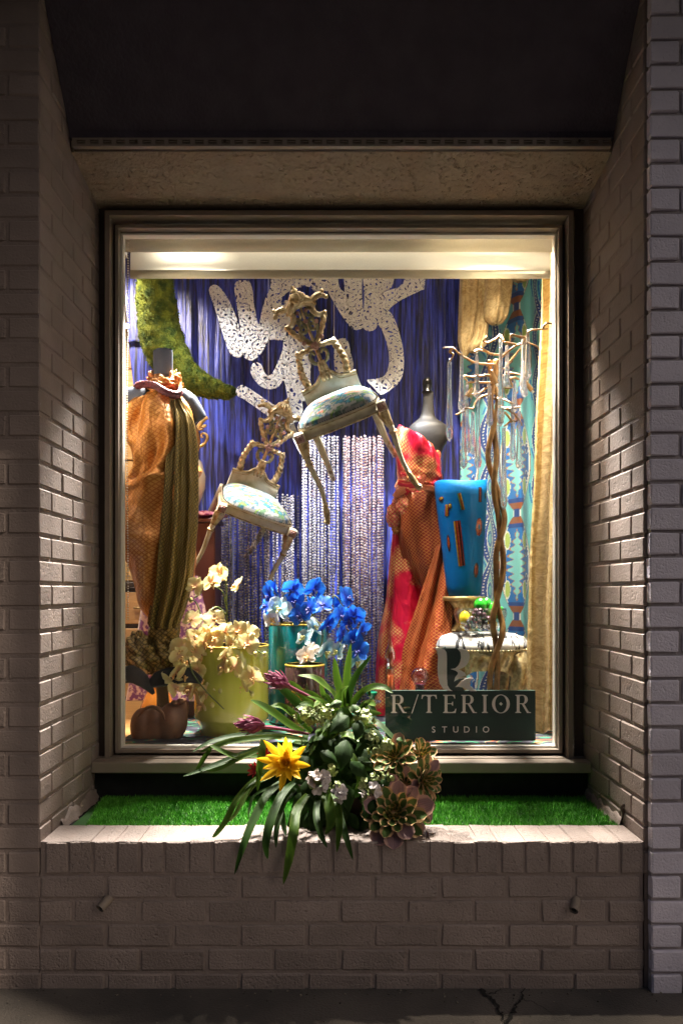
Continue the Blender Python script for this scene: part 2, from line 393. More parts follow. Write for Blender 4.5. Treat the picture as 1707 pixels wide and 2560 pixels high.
# ------------------------------------------------------------------ painted brick walls
_bm = {}
def brick_mesh(sx, sy, sz, m, bev=.0035):
    k = (round(sx,3), round(sy,3), round(sz,3), m.name)
    if k not in _bm:
        r = []
        for _ in range(3):
            mb = MB(); vs, fs = bevel_box(0,0,0, sx, sy, sz, bev, .0009 if m.name.startswith('taupe_paint_reveal') else .0016); mb.add(vs, fs); r.append(mb.mesh('brick', m, smooth=False, uv=False))
        _bm[k] = r
    return random.choice(_bm[k])
def lay(par, m, x0, x1, y0, y1, z0, z1, jit=.0012, name='brick'):
    o = link(name, brick_mesh(x1-x0, y1-y0, z1-z0, m), par)
    o.location = ((x0+x1)/2+random.uniform(-jit,jit), (y0+y1)/2+random.uniform(-jit,jit), (z0+z1)/2)
    if m.name.startswith('taupe_paint_reveal'):       # reveal bricks lie nearly flush
        o.location.x += 0; o.rotation_euler = (random.uniform(-.002,.002), random.uniform(-.002,.002), random.uniform(-.002,.002)); return o
    o.rotation_euler = (random.uniform(-.004,.004), random.uniform(-.008,.008), random.uniform(-.005,.005)); return o
PITCH, HB, BL, BW, JT = .0685, .0585, .1785, .088, .0095
XL, XR, RD, ZT = -.8385, .863, .53, 2.95
zrow = lambda k: .0505+PITCH*k
# low wall under the window
lw = thing('low_brick_wall', 'low taupe painted brick wall with upright bricks along its top, under the shop window', 'wall')
MB().box((XL-.001,.004,-.05), (XR-.003,.48,.322)).obj('mortar', M_taupe_j, lw, False)
MB().box((XL+.002,.002,.322), (XR-.002,.158,.4125)).obj('sill_mortar', M_sillj, lw, False)
for k in range(-1, 4):
    x = XL+.004 if k % 2 else XL+.004-(BL+JT)/2
    while x < XR-.02:
        a, b = max(x, XL), min(x+BL, XR-.002)
        if b-a > .02: lay(lw, M_taupe, a, b, -.001, .087, zrow(k), zrow(k)+HB)
        x += BL+JT
n = 25; p = (XR-.002-(XL+.014))/n
for i in range(n):
    dz = random.uniform(-.0025,.002)
    o = lay(lw, M_taupe, XL+.014+p*i+.004, XL+.014+p*(i+1)-.004, -.003, .152, .3255, .415+dz, name='sill_brick')
tag(lw)
# left pier and reveal
lp = thing('brick_wall', 'taupe painted brick pier and window reveal on the left of the shop window', 'wall')
MB().box((-1.30,.004,-.05), (XL-.0035,.56,ZT)).obj('mortar', M_taupe_j, lp, False)
for k in range(-1, 42):
    z0, z1 = zrow(k), zrow(k)+HB; v = k >= 4
    if k % 2 == 0:
        lay(lp, M_reveal if v else M_taupe, XL-BW, XL, 0, BL, z0, z1)
        lay(lp, M_taupe, XL-BW-JT-BL, XL-BW-JT, 0, BW, z0, z1)
        if v:
            lay(lp, M_reveal, XL-BW, XL, BL+JT, 2*BL+JT, z0, z1); lay(lp, M_reveal, XL-BW, XL, 2*(BL+JT), 3*BL+2*JT, z0, z1)
    else:
        lay(lp, M_reveal if v else M_taupe, XL-BL, XL, 0, BW, z0, z1)
        lay(lp, M_taupe, XL-2*BL-JT, XL-BL-JT, 0, BW, z0, z1)
        if v:
            a = BW+JT
            lay(lp, M_reveal, XL-BW, XL, a, a+BL, z0, z1); lay(lp, M_reveal, XL-BW, XL, a+BL+JT, a+2*BL+JT, z0, z1); lay(lp, M_reveal, XL-BW, XL, a+2*(BL+JT), .56, z0, z1)
rw = thing('brick_wall', 'taupe painted brick window reveal on the right, next to the lavender pier', 'wall')
MB().box((XR+.0035,.010,-.05), (1.30,.56,ZT)).obj('mortar', M_taupe_j, rw, False)
for k in range(4, 42):
    z0, z1 = zrow(k), zrow(k)+HB
    if k % 2:
        for j in range(3): lay(rw, M_reveal, XR, XR+BW, .004+j*(BL+JT), .004+j*(BL+JT)+BL, z0, z1)
    else:
        a = .004+BW+JT
        lay(rw, M_reveal, XR, XR+BW, .004, .004+BW, z0, z1)
        for y0, y1 in ((a, a+BL), (a+BL+JT, a+2*BL+JT), (a+2*(BL+JT), .56)): lay(rw, M_reveal, XR, XR+BW, y0, y1, z0, z1)
rp = thing('brick_wall', 'pale lavender painted brick pier at the right edge', 'wall')
MB().box((XR+.012,-.016,-.05), (1.34,.003,ZT)).obj('mortar', M_lav_j, rp, False)
for k in range(-1, 42):
    z0, z1 = zrow(k)+.008, zrow(k)+HB+.008; x = XR+.006+max(0, (1.0-z0)*.006)
    ws = (.086, BL, BL) if k % 2 else (BL-.09, BL, BL)
    ws = (.082, BL, BL) if k % 2 else (.175, BL-.09, BL)
    for w_ in ws:
        lay(rp, M_lav, x, x+w_, -.026, .001, z0, z1, jit=.001); x += w_+JT
# plain wall on either side of the bricks that are in view
pw = thing('rendered_wall', 'plain taupe shop wall continuing to the left of the brick pier', 'wall'); MB().box((-6,.004,-.05), (-1.30,.30,4.2)).obj('wall_face', M_taupe, pw, False)
pw = thing('rendered_wall', 'plain lavender shop wall continuing to the right of the pier', 'wall'); MB().box((1.34,-.016,-.05), (6,.30,4.2)).obj('wall_face', M_lav, pw, False)
# rough mortar skirt at the foot of the reveals
for sx, X, lab in ((1, XL, 'rough mortar fillet at the foot of the left reveal'), (-1, XR, 'rough mortar fillet at the foot of the right reveal')):
    mb = MB(); rr = random.Random(3)
    prof = [(0,.040),(.006,.038),(.009,.024),(.016,.008),(.018,-.001)]
    mb.grid(len(prof), 26, lambda i, j: ((X+sx*prof[i][0]*(1+.5*noise.noise((j*.5,i,X*5))), .16+.37*j/25, .402+prof[i][1]*(.8+.5*noise.noise((j*.4,3,X*9)))), (0,0)))
    tag(mb.obj('mortar_fillet', M_reveal), lab, 'mortar')
# ------------------------------------------------------------------ lintel: sloping stucco fascia, vent strip, soffit
lt = thing('window_head', 'dark stucco hood sloping down to a vented strip above the shop window', 'lintel')
def prism(name, prof, x0, x1, m, par):           # profile in (y,z)
    mb = MB(); n = len(prof)
    vs = [(x0, *q) for q in prof]+[(x1, *q) for q in prof]
    mb.add(vs, [(i, (i+1)%n, n+(i+1)%n, n+i) for i in range(n)]+[tuple(reversed(range(n))), tuple(range(n, 2*n))]); return mb.obj(name, m, par, False)
YP, ZP = .262, 2.520
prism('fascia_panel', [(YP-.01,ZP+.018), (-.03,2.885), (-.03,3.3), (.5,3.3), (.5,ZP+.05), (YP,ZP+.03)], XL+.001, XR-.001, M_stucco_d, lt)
prism('added_canopy', [(-.034,2.90), (-1.25,3.35), (-1.25,3.55), (-.034,3.55)], -2.2, 2.2, M_stucco_d, lt)  # overhang added out of view to shade the top of the wall
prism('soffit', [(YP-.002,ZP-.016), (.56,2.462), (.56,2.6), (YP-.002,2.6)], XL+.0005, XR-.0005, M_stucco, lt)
ex = MB(); X0, X1 = XL+.012, XR-.012
ex.box((X0, YP-.030, ZP+.006), (X1, YP-.012, ZP+.0125)); ex.box((X0, YP-.030, ZP-.014), (X1, YP-.012, ZP-.006))
k = int((X1-X0)/.040)
for i in range(k):
    x = X0+(X1-X0)*i/k; ex.box((x, YP-.0295, ZP-.006), (x+.014, YP-.0125, ZP+.006)); ex.box((x+.014, YP-.0295, ZP-.001), (x+.040, YP-.0125, ZP+.002))
ex.obj('vent_strip', M_frame, lt, False)
MB().box((X0, YP-.010, ZP-.015), (X1, YP+.03, ZP+.016)).obj('strip_backing', M_frame_d, lt, False)
MB().box((XL+.003, YP-.026, ZP+.014), (XR-.003, YP-.008, ZP+.034)).obj('drip_bead', M_stucco_d, lt, False)
for i in range(6): MB().ball((X0+.2+(X1-X0-.3)*i/5, YP-.0305, ZP+.002), .0045, 8, 5).obj('screw', M_frame_d, lt)
# ------------------------------------------------------------------ the shop window
wn = thing('shop_window', 'large shop window with stepped brown frame and clear pane', 'window')
def ring(name, xa, xb, za, zb, w, y0, y1, m, par, wb=None):
    wb = w if wb is None else wb; mb = MB()
    mb.box((xa,y0,za), (xa+w,y1,zb)); mb.box((xb-w,y0,za), (xb,y1,zb)); mb.box((xa+w,y0,zb-w), (xb-w,y1,zb)); mb.box((xa+w,y0,za), (xb-w,y1,za+wb)); return mb.obj(name, m, par, False)
YF = .55
px = lambda p_: P(p_, 0, YF).x
pz = lambda p_: P(0, p_, YF).z
ring('outer_frame', XL+.0005, XR-.0005, .50, 2.468, px(272)-XL-.0005, .545, .60, M_frame_d, wn)  # dark brown puts the shadow gap round the frame into the colour
ring('casing', px(270), px(1425), .50, pz(538), px(282)-px(270), .515, .60, M_frame, wn, .02)
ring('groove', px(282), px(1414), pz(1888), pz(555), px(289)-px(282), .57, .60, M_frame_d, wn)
ring('stop_bead', px(289), px(1404), pz(1882), pz(562), px(297)-px(289), .548, .60, M_frame, wn)
ring('inner_frame', px(297), px(1397.5), pz(1874), pz(573), px(302)-px(297), .580, .612, M_cream, wn)
GX0, GX1, GZ0, GZ1 = px(302)+.0002, px(1392.5)-.0002, pz(1868.5)+.0002, pz(578)-.0002
MB().box((GX0-.004,.600,GZ0-.004), (GX1+.004,.606,GZ1+.004)).obj('pane', M_pane, wn, False)
MB().box((XL+.001,.455,.5005), (XR-.001,.514,.5385), .003).obj('sill_board', M_frame, wn, False)
MB().box((XL+.002,.513,.5003), (XR-.002,.5705,.541), .0).obj('sill_back', M_frame, wn, False)
MB().box((XL+.001,.497,.36), (XR-.001,.56,.4995)).obj('apron_board', M_black, wn, False)  # near-black colour stands for the shade under the sill board
# bed and artificial turf behind the upright bricks
struct('planting_bed', MB().box((XL+.001,.159,.30), (XR-.001,.496,.400)), M_black)
M_turf = mat('turf_blade', (.032,.21,.005), (.14,.46,.04), rough=.5, scale=55, detail=8, contrast=(.36,.68))
M_turfbase = mat('turf_backing', (.012,.06,.005), rough=.9)
tb = MB(); N_ = 36000; r_ = np.random.RandomState(5)
bx = r_.uniform(XL+.012, XR-.012, N_); by = .152+(.494-.152)*r_.rand(N_); 
edge_l = XL+.03+(.494-by)*.15; by = np.where(r_.rand(N_) < .03, by-.008, by); bx = np.where(bx < edge_l, edge_l+r_.rand(N_)*.05, bx)
bz = .4065; h = r_.uniform(.008,.016,N_); an = r_.uniform(0,2*PI,N_); le = r_.uniform(.0,.012,N_); la = r_.uniform(0,2*PI,N_); wd = .0014
V = np.zeros((N_,3,3)); V[:,0] = np.stack([bx-wd*np.cos(an), by-wd*np.sin(an), np.full(N_,bz)],1); V[:,1] = np.stack([bx+wd*np.cos(an), by+wd*np.sin(an), np.full(N_,bz)],1)
V[:,2] = np.stack([bx+le*np.cos(la), by+le*np.sin(la), bz+h],1)
me = bpy.data.meshes.new('artificial_turf'); me.vertices.add(3*N_); me.vertices.foreach_set('co', V.ravel()); me.loops.add(3*N_); me.loops.foreach_set('vertex_index', np.arange(3*N_, dtype=np.int32)); me.polygons.add(N_); me.polygons.foreach_set('loop_start', np.arange(0,3*N_,3,dtype=np.int32)); me.polygons.foreach_set('loop_total', np.full(N_,3,dtype=np.int32)); me.materials.append(M_turf); me.update(); me.validate()
tf = link('artificial_turf', me); tag(tf, 'bright green artificial turf laid behind the upright sill bricks', 'turf', kind='stuff')
MB().box((XL+.03,.153,.4005), (XR-.02,.4955,.4062)).obj('turf_backing', M_turfbase, tf, False)
# drain pipes and the little hook at the right corner
for i, (x, y_, lab) in enumerate(((250,2272,'short painted weep pipe sticking out of the low wall on the left'), (1433,2277,'short painted weep pipe sticking out of the low wall on the right'))):
    c = P(x, y_, -.03); t = thing('drain_pipe', lab, 'pipe', 'weep pipes in the low wall')
    mb = MB(); q = [c+Vector((.028,.075,.028)), c+Vector((.012,.02,.012)), c]; 
    mb.tube(q, [.0125,.0125,.012], 14, cap=False); mb.tube([q[0], q[2]], [.0085,.0085], 12, cap=False); mb.obj('pipe_wall', M_pipe, t)
    d = (q[2]-q[1]).normalized(); MB().tube([q[2]-d*.006, q[2]-d*.005], .0095, 12).obj('bore', M_hole, t)
b = P(1549,2043,.16); t = thing('corner_hook', 'small rusty hook at the right end of the turf', 'hook'); MB().tube(smooth_path([b+Vector((.012,.01,-.01)), b+Vector((.010,0,.012)), b+Vector((.004,-.004,.03)), b+Vector((.011,-.006,.042))],4), .0045, 8).obj('hook', M_frame_d, t)
# ------------------------------------------------------------------ shop room behind the glass
FZ, BY = .560, 2.3
M_floorwood = mat('floor_wood', (.42,.21,.07), (.52,.28,.10), rough=.4, scale=6, stretch=(1,8,1), bump=.1)
struct('floor', MB().box((-1.7,.62,.40), (1.7,BY,FZ)), M_floorwood)
struct('ceiling', MB().box((-1.7,.56,2.95), (1.7,BY+.1,3.05)), M_iwall)
for a, b in (((-1.8,.56,.3),(-1.7,BY+.1,2.95)), ((1.7,.56,.3),(1.8,BY+.1,2.95)), ((-1.7,BY,.3),(1.7,BY+.1,2.95)), ((-1.7,.602,.3),(XL+.012,.66,2.949)), ((XR-.012,.602,.3),(1.7,.66,2.949)), ((XL+.012,.602,2.475),(XR-.012,.66,2.949))):
    struct('wall', MB().box(a, b), M_iwall)
struct('window_board', MB().box((XL+.013,.601,.45), (XR-.013,.68,.5590)), M_cream)
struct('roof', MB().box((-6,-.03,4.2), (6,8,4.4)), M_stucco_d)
struct('wall', MB().box((-2.2,.03,3.3), (2.2,.3,4.2)), M_taupe)
# unseen objects added to keep sun and sky light off the shop front
M_far = mat('far_brick', (.28,.2,.16), (.33,.24,.19), rough=.9, scale=5)
aw = thing('added_awning', 'dark fabric cover added out of view on the left to shade the pier', 'added_awning')  # unseen cover added to keep sky light off the left pier
prism('added_awning_cloth', [(0,2.72), (-1.35,2.12), (-1.35,1.95), (-1.33,1.95), (-1.33,2.10), (0,2.69)], -3.4, -1.02, M_stucco_d, aw)
M_opp = mat('opposite_render', (.11,.10,.10), (.15,.135,.13), rough=.9, scale=2)
op = thing('added_facade', 'long dark rendered building added out of view across the street to dim reflections', 'building')  # added so the glass mirrors a dark front, not bright sky
MB().box((-22,-22,-.2), (9,-13,8.5)).obj('wall', M_opp, op, False)
for i in range(9): MB().box((-20.5+i*3.3,-13.0,1.0), (-18.7+i*3.3,-12.96,2.9)).obj('window', M_frame_d, op, False); MB().box((-20.5+i*3.3,-13.0,4.6), (-18.7+i*3.3,-12.96,6.4)).obj('window', M_frame_d, op, False)
nb = thing('sun_blocker', 'tall brick block added out of view to keep the sun off the shop front', 'building')  # added sun blocker, set to leave only the left pavement corner lit
ob = MB().box((0,0,-.2), (6,5,14)).obj('wall', M_far, nb, False)
nb.location = (-.765+12*.8486, -.15-12*.5291, 0); nb.rotation_euler = (0,0,math.atan2(-.5291,.8486))
# ------------------------------------------------------------------ lamps of the shop (track spotlights, out of view above the window head)
M_track = mat('track_black', (.02,.02,.02), rough=.4)
M_lens = bpy.data.materials.new('lamp_lens'); _t, _N, _L, _B = nodes(M_lens); _B.inputs['Emission Color'].default_value = (1,.9,.75,1); _B.inputs['Emission Strength'].default_value = 6
def spot(loc, target, power, cone, blend, col, rad=.03, lab=''):
    d = (Vector(target)-Vector(loc)).normalized()
    t = thing('track_spotlight', lab, 'spotlight', 'ceiling spotlights over the display', loc)
    q = d.to_track_quat('-Z', 'Y').to_matrix().to_4x4()
    mb = MB(); mb.lathe([(.028,.10),(.036,.09),(.036,.0),(.030,.0),(.030,.02)], seg=20); o = mb.obj('lamp_housing', M_track, t); o.matrix_local = q
    ln = MB().lathe([(.0001,.012),(.029,.012)], seg=20).obj('lens', M_lens, t); ln.matrix_local = q
    st = MB().tube([(0,0,.06),(0,0,2.949-loc[2])], .008, 8).obj('stem', M_track, t)
    l = bpy.data.lights.new('spot', 'SPOT'); l.energy = power; l.spot_size = math.radians(cone); l.spot_blend = blend; l.color = col; l.shadow_soft_size = rad
    lo = bpy.data.objects.new('spot', l); COL.objects.link(lo); lo.parent = t; lo.matrix_local = Matrix.Translation(d*.03) @ q
WARM = (1,.86,.66); NEUT = (1,.93,.82); COOL = (.92,.95,1)
spot((-.60,1.12,2.70), (-.42,.10,.40), 1450, 54, .9, NEUT, .09, 'ceiling spotlight over the left half of the display, aimed out at the sill')
spot((.60,1.12,2.70), (.50,.10,.40), 1450, 54, .9, NEUT, .05, 'ceiling spotlight over the right half of the display, aimed out at the sill')
spot((-.62,.80,2.80), (-.42,1.60,1.0), 54, 70, .6, COOL, .025, 'leftmost of the ceiling spotlights just inside the glass, turned to the back curtain')
spot((.10,.80,2.80), (.06,1.56,.62), 480, 44, .6, COOL, .025, 'middle one of the ceiling spotlights just inside the glass, turned to the bead strings')
spot((.50,.80,2.84), (.95,1.0,1.0), 250, 96, .85, WARM, .03, 'ceiling spotlight over the patterned drape')
spot((-.40,1.05,2.84), (-.34,.80,.70), 400, 40, .6, NEUT, .03, 'added fill spotlight straight over the vases of orchids')  # fill lamp added to brighten the lower display
spot((-1.25,1.25,2.80), (-.9,2.2,1.2), 110, 100, .6, WARM, .03, 'ceiling spotlight washing the wooden wall on the left')
stp = thing('added_blind_light', 'slim white strip light added out of view to brighten the roller blind', 'lamp', None, (.012,.885,2.49))  # unseen lamp added to light the blind evenly from behind
stp.rotation_euler = (math.radians(50),0,0)
MB().box((-.76,.0,-.016), (.76,.03,.016), .003).obj('added_light_housing', M_cream, stp, False); MB().box((-.75,-.004,-.009), (.75,-.0005,.009)).obj('diffuser', M_lens, stp, False)
for x in (-.7,.7): MB().tube([(x,.015,.016),(x,.015+.445*math.sin(math.radians(50)),.016+.445*math.cos(math.radians(50)))], .0015, 6).obj('hanging_wire', M_chrome, stp)
al = bpy.data.lights.new('strip', 'AREA'); al.shape = 'RECTANGLE'; al.size = 1.5; al.size_y = .02; al.energy = 3.0; al.color = (1,.92,.78); ao = bpy.data.objects.new('strip', al); COL.objects.link(ao); ao.parent = stp; ao.location = (0,-.008,0); ao.rotation_euler = (PI/2,0,PI)
# ------------------------------------------------------------------ materials of the display
M_blind = mat('blind_cloth', (.64,.60,.50), (.68,.64,.54), rough=.7, scale=200, bump=.05)
_t, _N, _L, _B = nodes(M_blind); _tr = _N.new('ShaderNodeBsdfTranslucent'); _tr.inputs[0].default_value = (.66,.62,.50,1); _mx = _N.new('ShaderNodeMixShader'); _mx.inputs[0].default_value = .32
_L.new(_B.outputs[0], _mx.inputs[1]); _L.new(_tr.outputs[0], _mx.inputs[2]); _L.new(_mx.outputs[0], _N['Material Output'].inputs[0])
M_roller = mat('roller_cloth', (.60,.57,.49), (.64,.60,.52), rough=.7, scale=200, bump=.05)
_t, _N, _L, _B = nodes(M_roller); _tr = _N.new('ShaderNodeBsdfTranslucent'); _tr.inputs[0].default_value = (.66,.62,.50,1); _mx = _N.new('ShaderNodeMixShader'); _mx.inputs[0].default_value = .3
_L.new(_B.outputs[0], _mx.inputs[1]); _L.new(_tr.outputs[0], _mx.inputs[2]); _L.new(_mx.outputs[0], _N['Material Output'].inputs[0])
def curtain_mat(name, a, b, c, zs=.06, sc=90):
    m = bpy.data.materials.new(name); t, N, L, B = nodes(m)
    g = N.new('ShaderNodeNewGeometry'); mp = N.new('ShaderNodeMapping'); mp.inputs['Scale'].default_value = (1, .2, zs); L.new(g.outputs['Position'], mp.inputs[0])
    n1 = N.new('ShaderNodeTexNoise'); n1.inputs['Scale'].default_value = sc; n1.inputs['Detail'].default_value = 6; n1.inputs['Distortion'].default_value = .4; L.new(mp.outputs[0], n1.inputs['Vector'])
    r = N.new('ShaderNodeValToRGB'); e = r.color_ramp.elements; e[0].position = .38; e[1].position = .64; e[0].color = (*a, 1); e[1].color = (*c, 1); k = e.new(.5); k.color = (*b, 1)
    L.new(n1.outputs['Fac'], r.inputs[0]); L.new(r.outputs[0], B.inputs['Base Color'])
    B.inputs['Roughness'].default_value = .42; B.inputs['Sheen Weight'].default_value = .4; B.inputs['Specular IOR Level'].default_value = .6
    n2 = N.new('ShaderNodeTexNoise'); n2.inputs['Scale'].default_value = sc*1.6; n2.inputs['Detail'].default_value = 4; L.new(mp.outputs[0], n2.inputs['Vector'])
    bn = N.new('ShaderNodeBump'); bn.inputs['Strength'].default_value = .8; bn.inputs['Distance'].default_value = .006; L.new(n2.outputs['Fac'], bn.inputs['Height']); L.new(bn.outputs[0], B.inputs['Normal'])
    return m
M_navy = curtain_mat('crinkled_blue_silk', (.004,.005,.035), (.012,.022,.24), (.045,.075,.53))
M_wood = mat('pale_boards', (.50,.27,.09), (.62,.37,.15), rough=.5, scale=5, stretch=(1,1,6), dist=1.5, bump=.1)
M_drawer = mat('drawer_wood', (.42,.22,.08), (.55,.31,.12), rough=.5, scale=7, stretch=(1,1,5), dist=1)
M_darkw = mat('dark_wood', (.03,.016,.010), rough=.5)
M_gold = mat('old_gold', (.50,.36,.15), (.34,.22,.08), rough=.38, metal=.75, scale=40, bump=.2)
M_giltwood = mat('gilt_carving', (.45,.35,.20), (.19,.12,.048), rough=.34, metal=.55, scale=45, bump=.25, contrast=(.42,.62))
M_ivory = mat('ivory_paint', (.50,.445,.33), (.34,.28,.175), rough=.45, scale=25, bump=.1, contrast=(.45,.75))
M_greengilt = mat('verdigris_gilt', (.10,.105,.06), (.25,.20,.10), rough=.5, metal=.2, scale=60, bump=.2)
M_rose = mat('rose_carving', (.20,.09,.08), (.30,.16,.12), rough=.5, scale=60, bump=.2)
M_wire = mat('hanging_wire', (.6,.6,.62), rough=.3, metal=.6)
# ------------------------------------------------------------------ carpet
def carpet_mat():
    m = bpy.data.materials.new('marbled_carpet'); t, N, L, B = nodes(m)
    g = N.new('ShaderNodeNewGeometry'); mp = N.new('ShaderNodeMapping'); mp.inputs['Scale'].default_value = (1.0,2.2,1); L.new(g.outputs['Position'], mp.inputs[0])
    n = N.new('ShaderNodeTexNoise'); n.inputs['Scale'].default_value = 3.2; n.inputs['Detail'].default_value = 2; n.inputs['Distortion'].default_value = 1.6; L.new(mp.outputs[0], n.inputs['Vector'])
    r = N.new('ShaderNodeValToRGB'); r.color_ramp.interpolation = 'CONSTANT'; e = r.color_ramp.elements
    cols = [(0,(.02,.12,.06)),(.36,(.025,.025,.035)),(.44,(.05,.05,.065)),(.5,(.05,.22,.12)),(.535,(.42,.10,.04)),(.555,(.035,.035,.045)),(.62,(.03,.18,.11)),(.68,(.36,.28,.16))]
    e[0].position = 0; e[0].color = (*cols[0][1],1); e[1].position = cols[-1][0]; e[1].color = (*cols[-1][1],1)
    for p, c in cols[1:-1]: k = e.new(p); k.color = (*c,1)
    L.new(n.outputs['Fac'], r.inputs[0]); L.new(r.outputs[0], B.inputs['Base Color']); B.inputs['Roughness'].default_value = 1.0; B.inputs['Specular IOR Level'].default_value = .1
    n2 = N.new('ShaderNodeTexNoise'); n2.inputs['Scale'].default_value = 400; L.new(g.outputs['Position'], n2.inputs['Vector'])
    bn = N.new('ShaderNodeBump'); bn.inputs['Strength'].default_value = .5; bn.inputs['Distance'].default_value = .003; L.new(n2.outputs['Fac'], bn.inputs['Height']); L.new(bn.outputs[0], B.inputs['Normal']); return m
tag(MB().box((-.80,.622,FZ+.0005), (1.02,1.74,FZ+.008)).obj('carpet', carpet_mat(), None, False), 'carpet with wavy green, black and coral marbling under the display', 'carpet')
# ------------------------------------------------------------------ wooden wall and drawers at the far left
ww = thing('wooden_wall', 'pale orange wooden board wall at the back left of the shop', 'wall')
for i in range(9):
    z0 = FZ+i*.262; bd = MB().box((-1.65,2.262+random.uniform(0,.004),z0+.004), (.2,2.295,z0+.258), .004).obj('plank', M_wood, ww, False)
cb = thing('drawer_cabinet', 'wooden cabinet with drawers and dark top at the back left', 'cabinet')
cx0, cx1, cy0 = -1.40, -.88, 1.80
zt = P(0,1455,cy0).z
MB().box((cx0,cy0-.01,zt-.03), (cx1,2.24,zt), .004).obj('top_board', M_darkw, cb, False); MB().box((cx0+.01,cy0+.02,FZ), (cx1-.01,2.24,zt-.031)).obj('carcass', M_darkw, cb, False)
for i in range(3):
    h = (zt-.05-FZ)/3; z0 = FZ+.01+i*h
    d = MB().box((cx0+.02,cy0,z0+.012), (cx1-.02,cy0+.0195,z0+h-.012), .004).obj('drawer', M_drawer, cb, False)
    MB().tube([(-1.04,cy0-.012,z0+h/2), (-1.0,cy0-.012,z0+h/2)], .006, 8).obj('handle', M_gold, d)
bxs = thing('woven_box', 'tan woven box standing on the dark cabinet top', 'box'); MB().box((-1.36,1.86,zt+.001), (-1.02,2.10,zt+.20), .01).obj('box_body', mat('woven_straw', (.55,.34,.12), (.35,.2,.07), rough=.8, scale=60, bump=.8), bxs, False)
MB().box((-1.37,1.85,zt+.201), (-1.01,2.11,zt+.225), .006).obj('lid', M_drawer, bxs, False)
rod = thing('glare_clip', 'small metal clip at the far left, its glare added as a glowing ball', 'lamp'); c = P(318,815,1.62)  # glare on the metal clip put in as a glowing ball
MB().tube([c+Vector((-.06,.02,0)), c], [.012,.012], 12).obj('barrel', M_chrome, rod); MB().ball(c, .013, 10, 8).obj('glare_ball', M_lens, rod); MB().tube([c+Vector((-.06,.02,0)), c+Vector((-.06,.66,.0))], .005, 8).obj('bracket', M_chrome, rod)
# ------------------------------------------------------------------ blue crinkled curtain
def cloth(name, m, x0, x1, z0, z1, y, n, k, fold, xs=None, parent=None, thick=None):
    mb = MB()
    def fn(i, j):
        u, v = i/(n-1), j/(k-1); z = z1+(z0-z1)*v
        xa, xb = (xs(v) if xs else (x0, x1)); x = xa+(xb-xa)*u
        dx, dy = fold(u, v, x, z); return ((x+dx, y+dy, z), (x, z))
    mb.grid(n, k, fn); return mb.obj(name, m, parent)
def navy_fold(u, v, x, z):
    n1 = noise.noise((x*6, 0, z*.35)); n2 = noise.noise((x*15, 3, z*.5)); n3 = noise.noise((x*42, 7, z*.9))
    n4 = abs(noise.noise((x*90, 1, z*1.6)))
    return (n2*.01, .045*n1+.032*n2+.012*n3-.008*n4)
cu = cloth('curtain', M_navy, 0, 0, FZ+.01, 2.86, 1.70, 620, 60, navy_fold, xs=lambda v: (-1.10+.16*sstep(.0,1,v)+.06*math.sin(v*3), .78))
tag(cu, 'floor length crinkled dark blue and violet silk curtain across the back of the display', 'curtain')
# ------------------------------------------------------------------ patterned teal curtain: print computed per vertex
def damask(u, z):
    """u in metres across (0 = left), z height -> rgb arrays"""
    teal = np.array((.16,.52,.56)); aqua = np.array((.22,.62,.62)); navy = np.array((.015,.06,.26)); blue = np.array((.02,.16,.48)); brown = np.array((.26,.085,.035)); cream = np.array((.75,.78,.68)); green = np.array((.36,.50,.14)); org = np.array((.5,.22,.06))
    c = np.tile(teal, (u.size,1)); per = .50
    def put(mask, col): c[mask] = col
    for u0, ph, sc in ((.265,0,1.0),(.02,.02,.85)):           # two columns of ogee medallions
        w_ = (u-u0)/sc; zz = ((z+ph)/per) % 1.0-.5; hw = .068*np.cos(np.clip(zz*PI*1.02,-PI/2,PI/2))**.8+.004
        a = np.abs(w_)/np.maximum(hw,1e-4)
        inn = a < 1; put((a < 1.05) & (hw > .01), brown); put(inn & (np.abs(zz) < .40), navy)
        put(inn & (a < .93) & (np.abs(zz) < .36), blue)
        put(inn & (a > .90) & (a < 1.0) & (np.abs(zz) < .37), cream)
        zl = zz/.34; sp = (np.abs(w_) < .028*(1-np.abs(zl))*(1+.5*np.sin(zz*90)) ) & (np.abs(zl) < 1)
        ol = (np.abs(w_) < .034*(1-np.abs(zl)*.95)*(1+.5*np.sin(zz*90))) & (np.abs(zl) < 1.05)
        put(inn & ol, org); put(inn & sp, aqua)
        for s_ in (-1,1):
            for zc in (-.24,.24):
                d2 = ((w_-s_*(.036))/.011)**2+((zz-zc)/.075)**2
                put((d2 < 1.5) & inn, cream); put((d2 < 1.1) & inn, green)
                d3 = ((w_-s_*(.05))/.008)**2+((zz-zc*.55)/.05)**2; put((d3 < 1.2) & inn, cream); put((d3 < .8) & inn, navy)
        put((np.abs(w_) < .014) & (np.abs(zz) > .47), cream); put((np.abs(w_) < .010) & (np.abs(zz) > .46), navy)
    for u0, dr in ((.135,1),(.135,-1),(.395,1),(.395,-1)):    # stems swinging between the columns
        xx = u-u0-dr*.034*np.sin(z*2*PI/per*1.0); put(np.abs(xx) < .017, cream); put(np.abs(xx) < .0145, navy)
        put((np.abs(xx) < .003) & (np.sin(z*420) > .1), cream)
        sh = np.abs(np.abs(xx)-.026) < .0035; put(sh & (np.sin(z*2*PI/per*2+dr) > .35), blue)
    zz = (z/per*2) % 1.0-.5
    d2 = ((u-.135)/.016)**2+(zz/.16)**2; put(d2 < 1.2, cream); put(d2 < 1, blue); put(d2 < .35, teal)
    return c
M_damask = attr_mat('printed_silk', .45, .2)
mb = MB(); NX, NZ = 190, 760; XA, XB, YT = .60, 1.12, 1.60
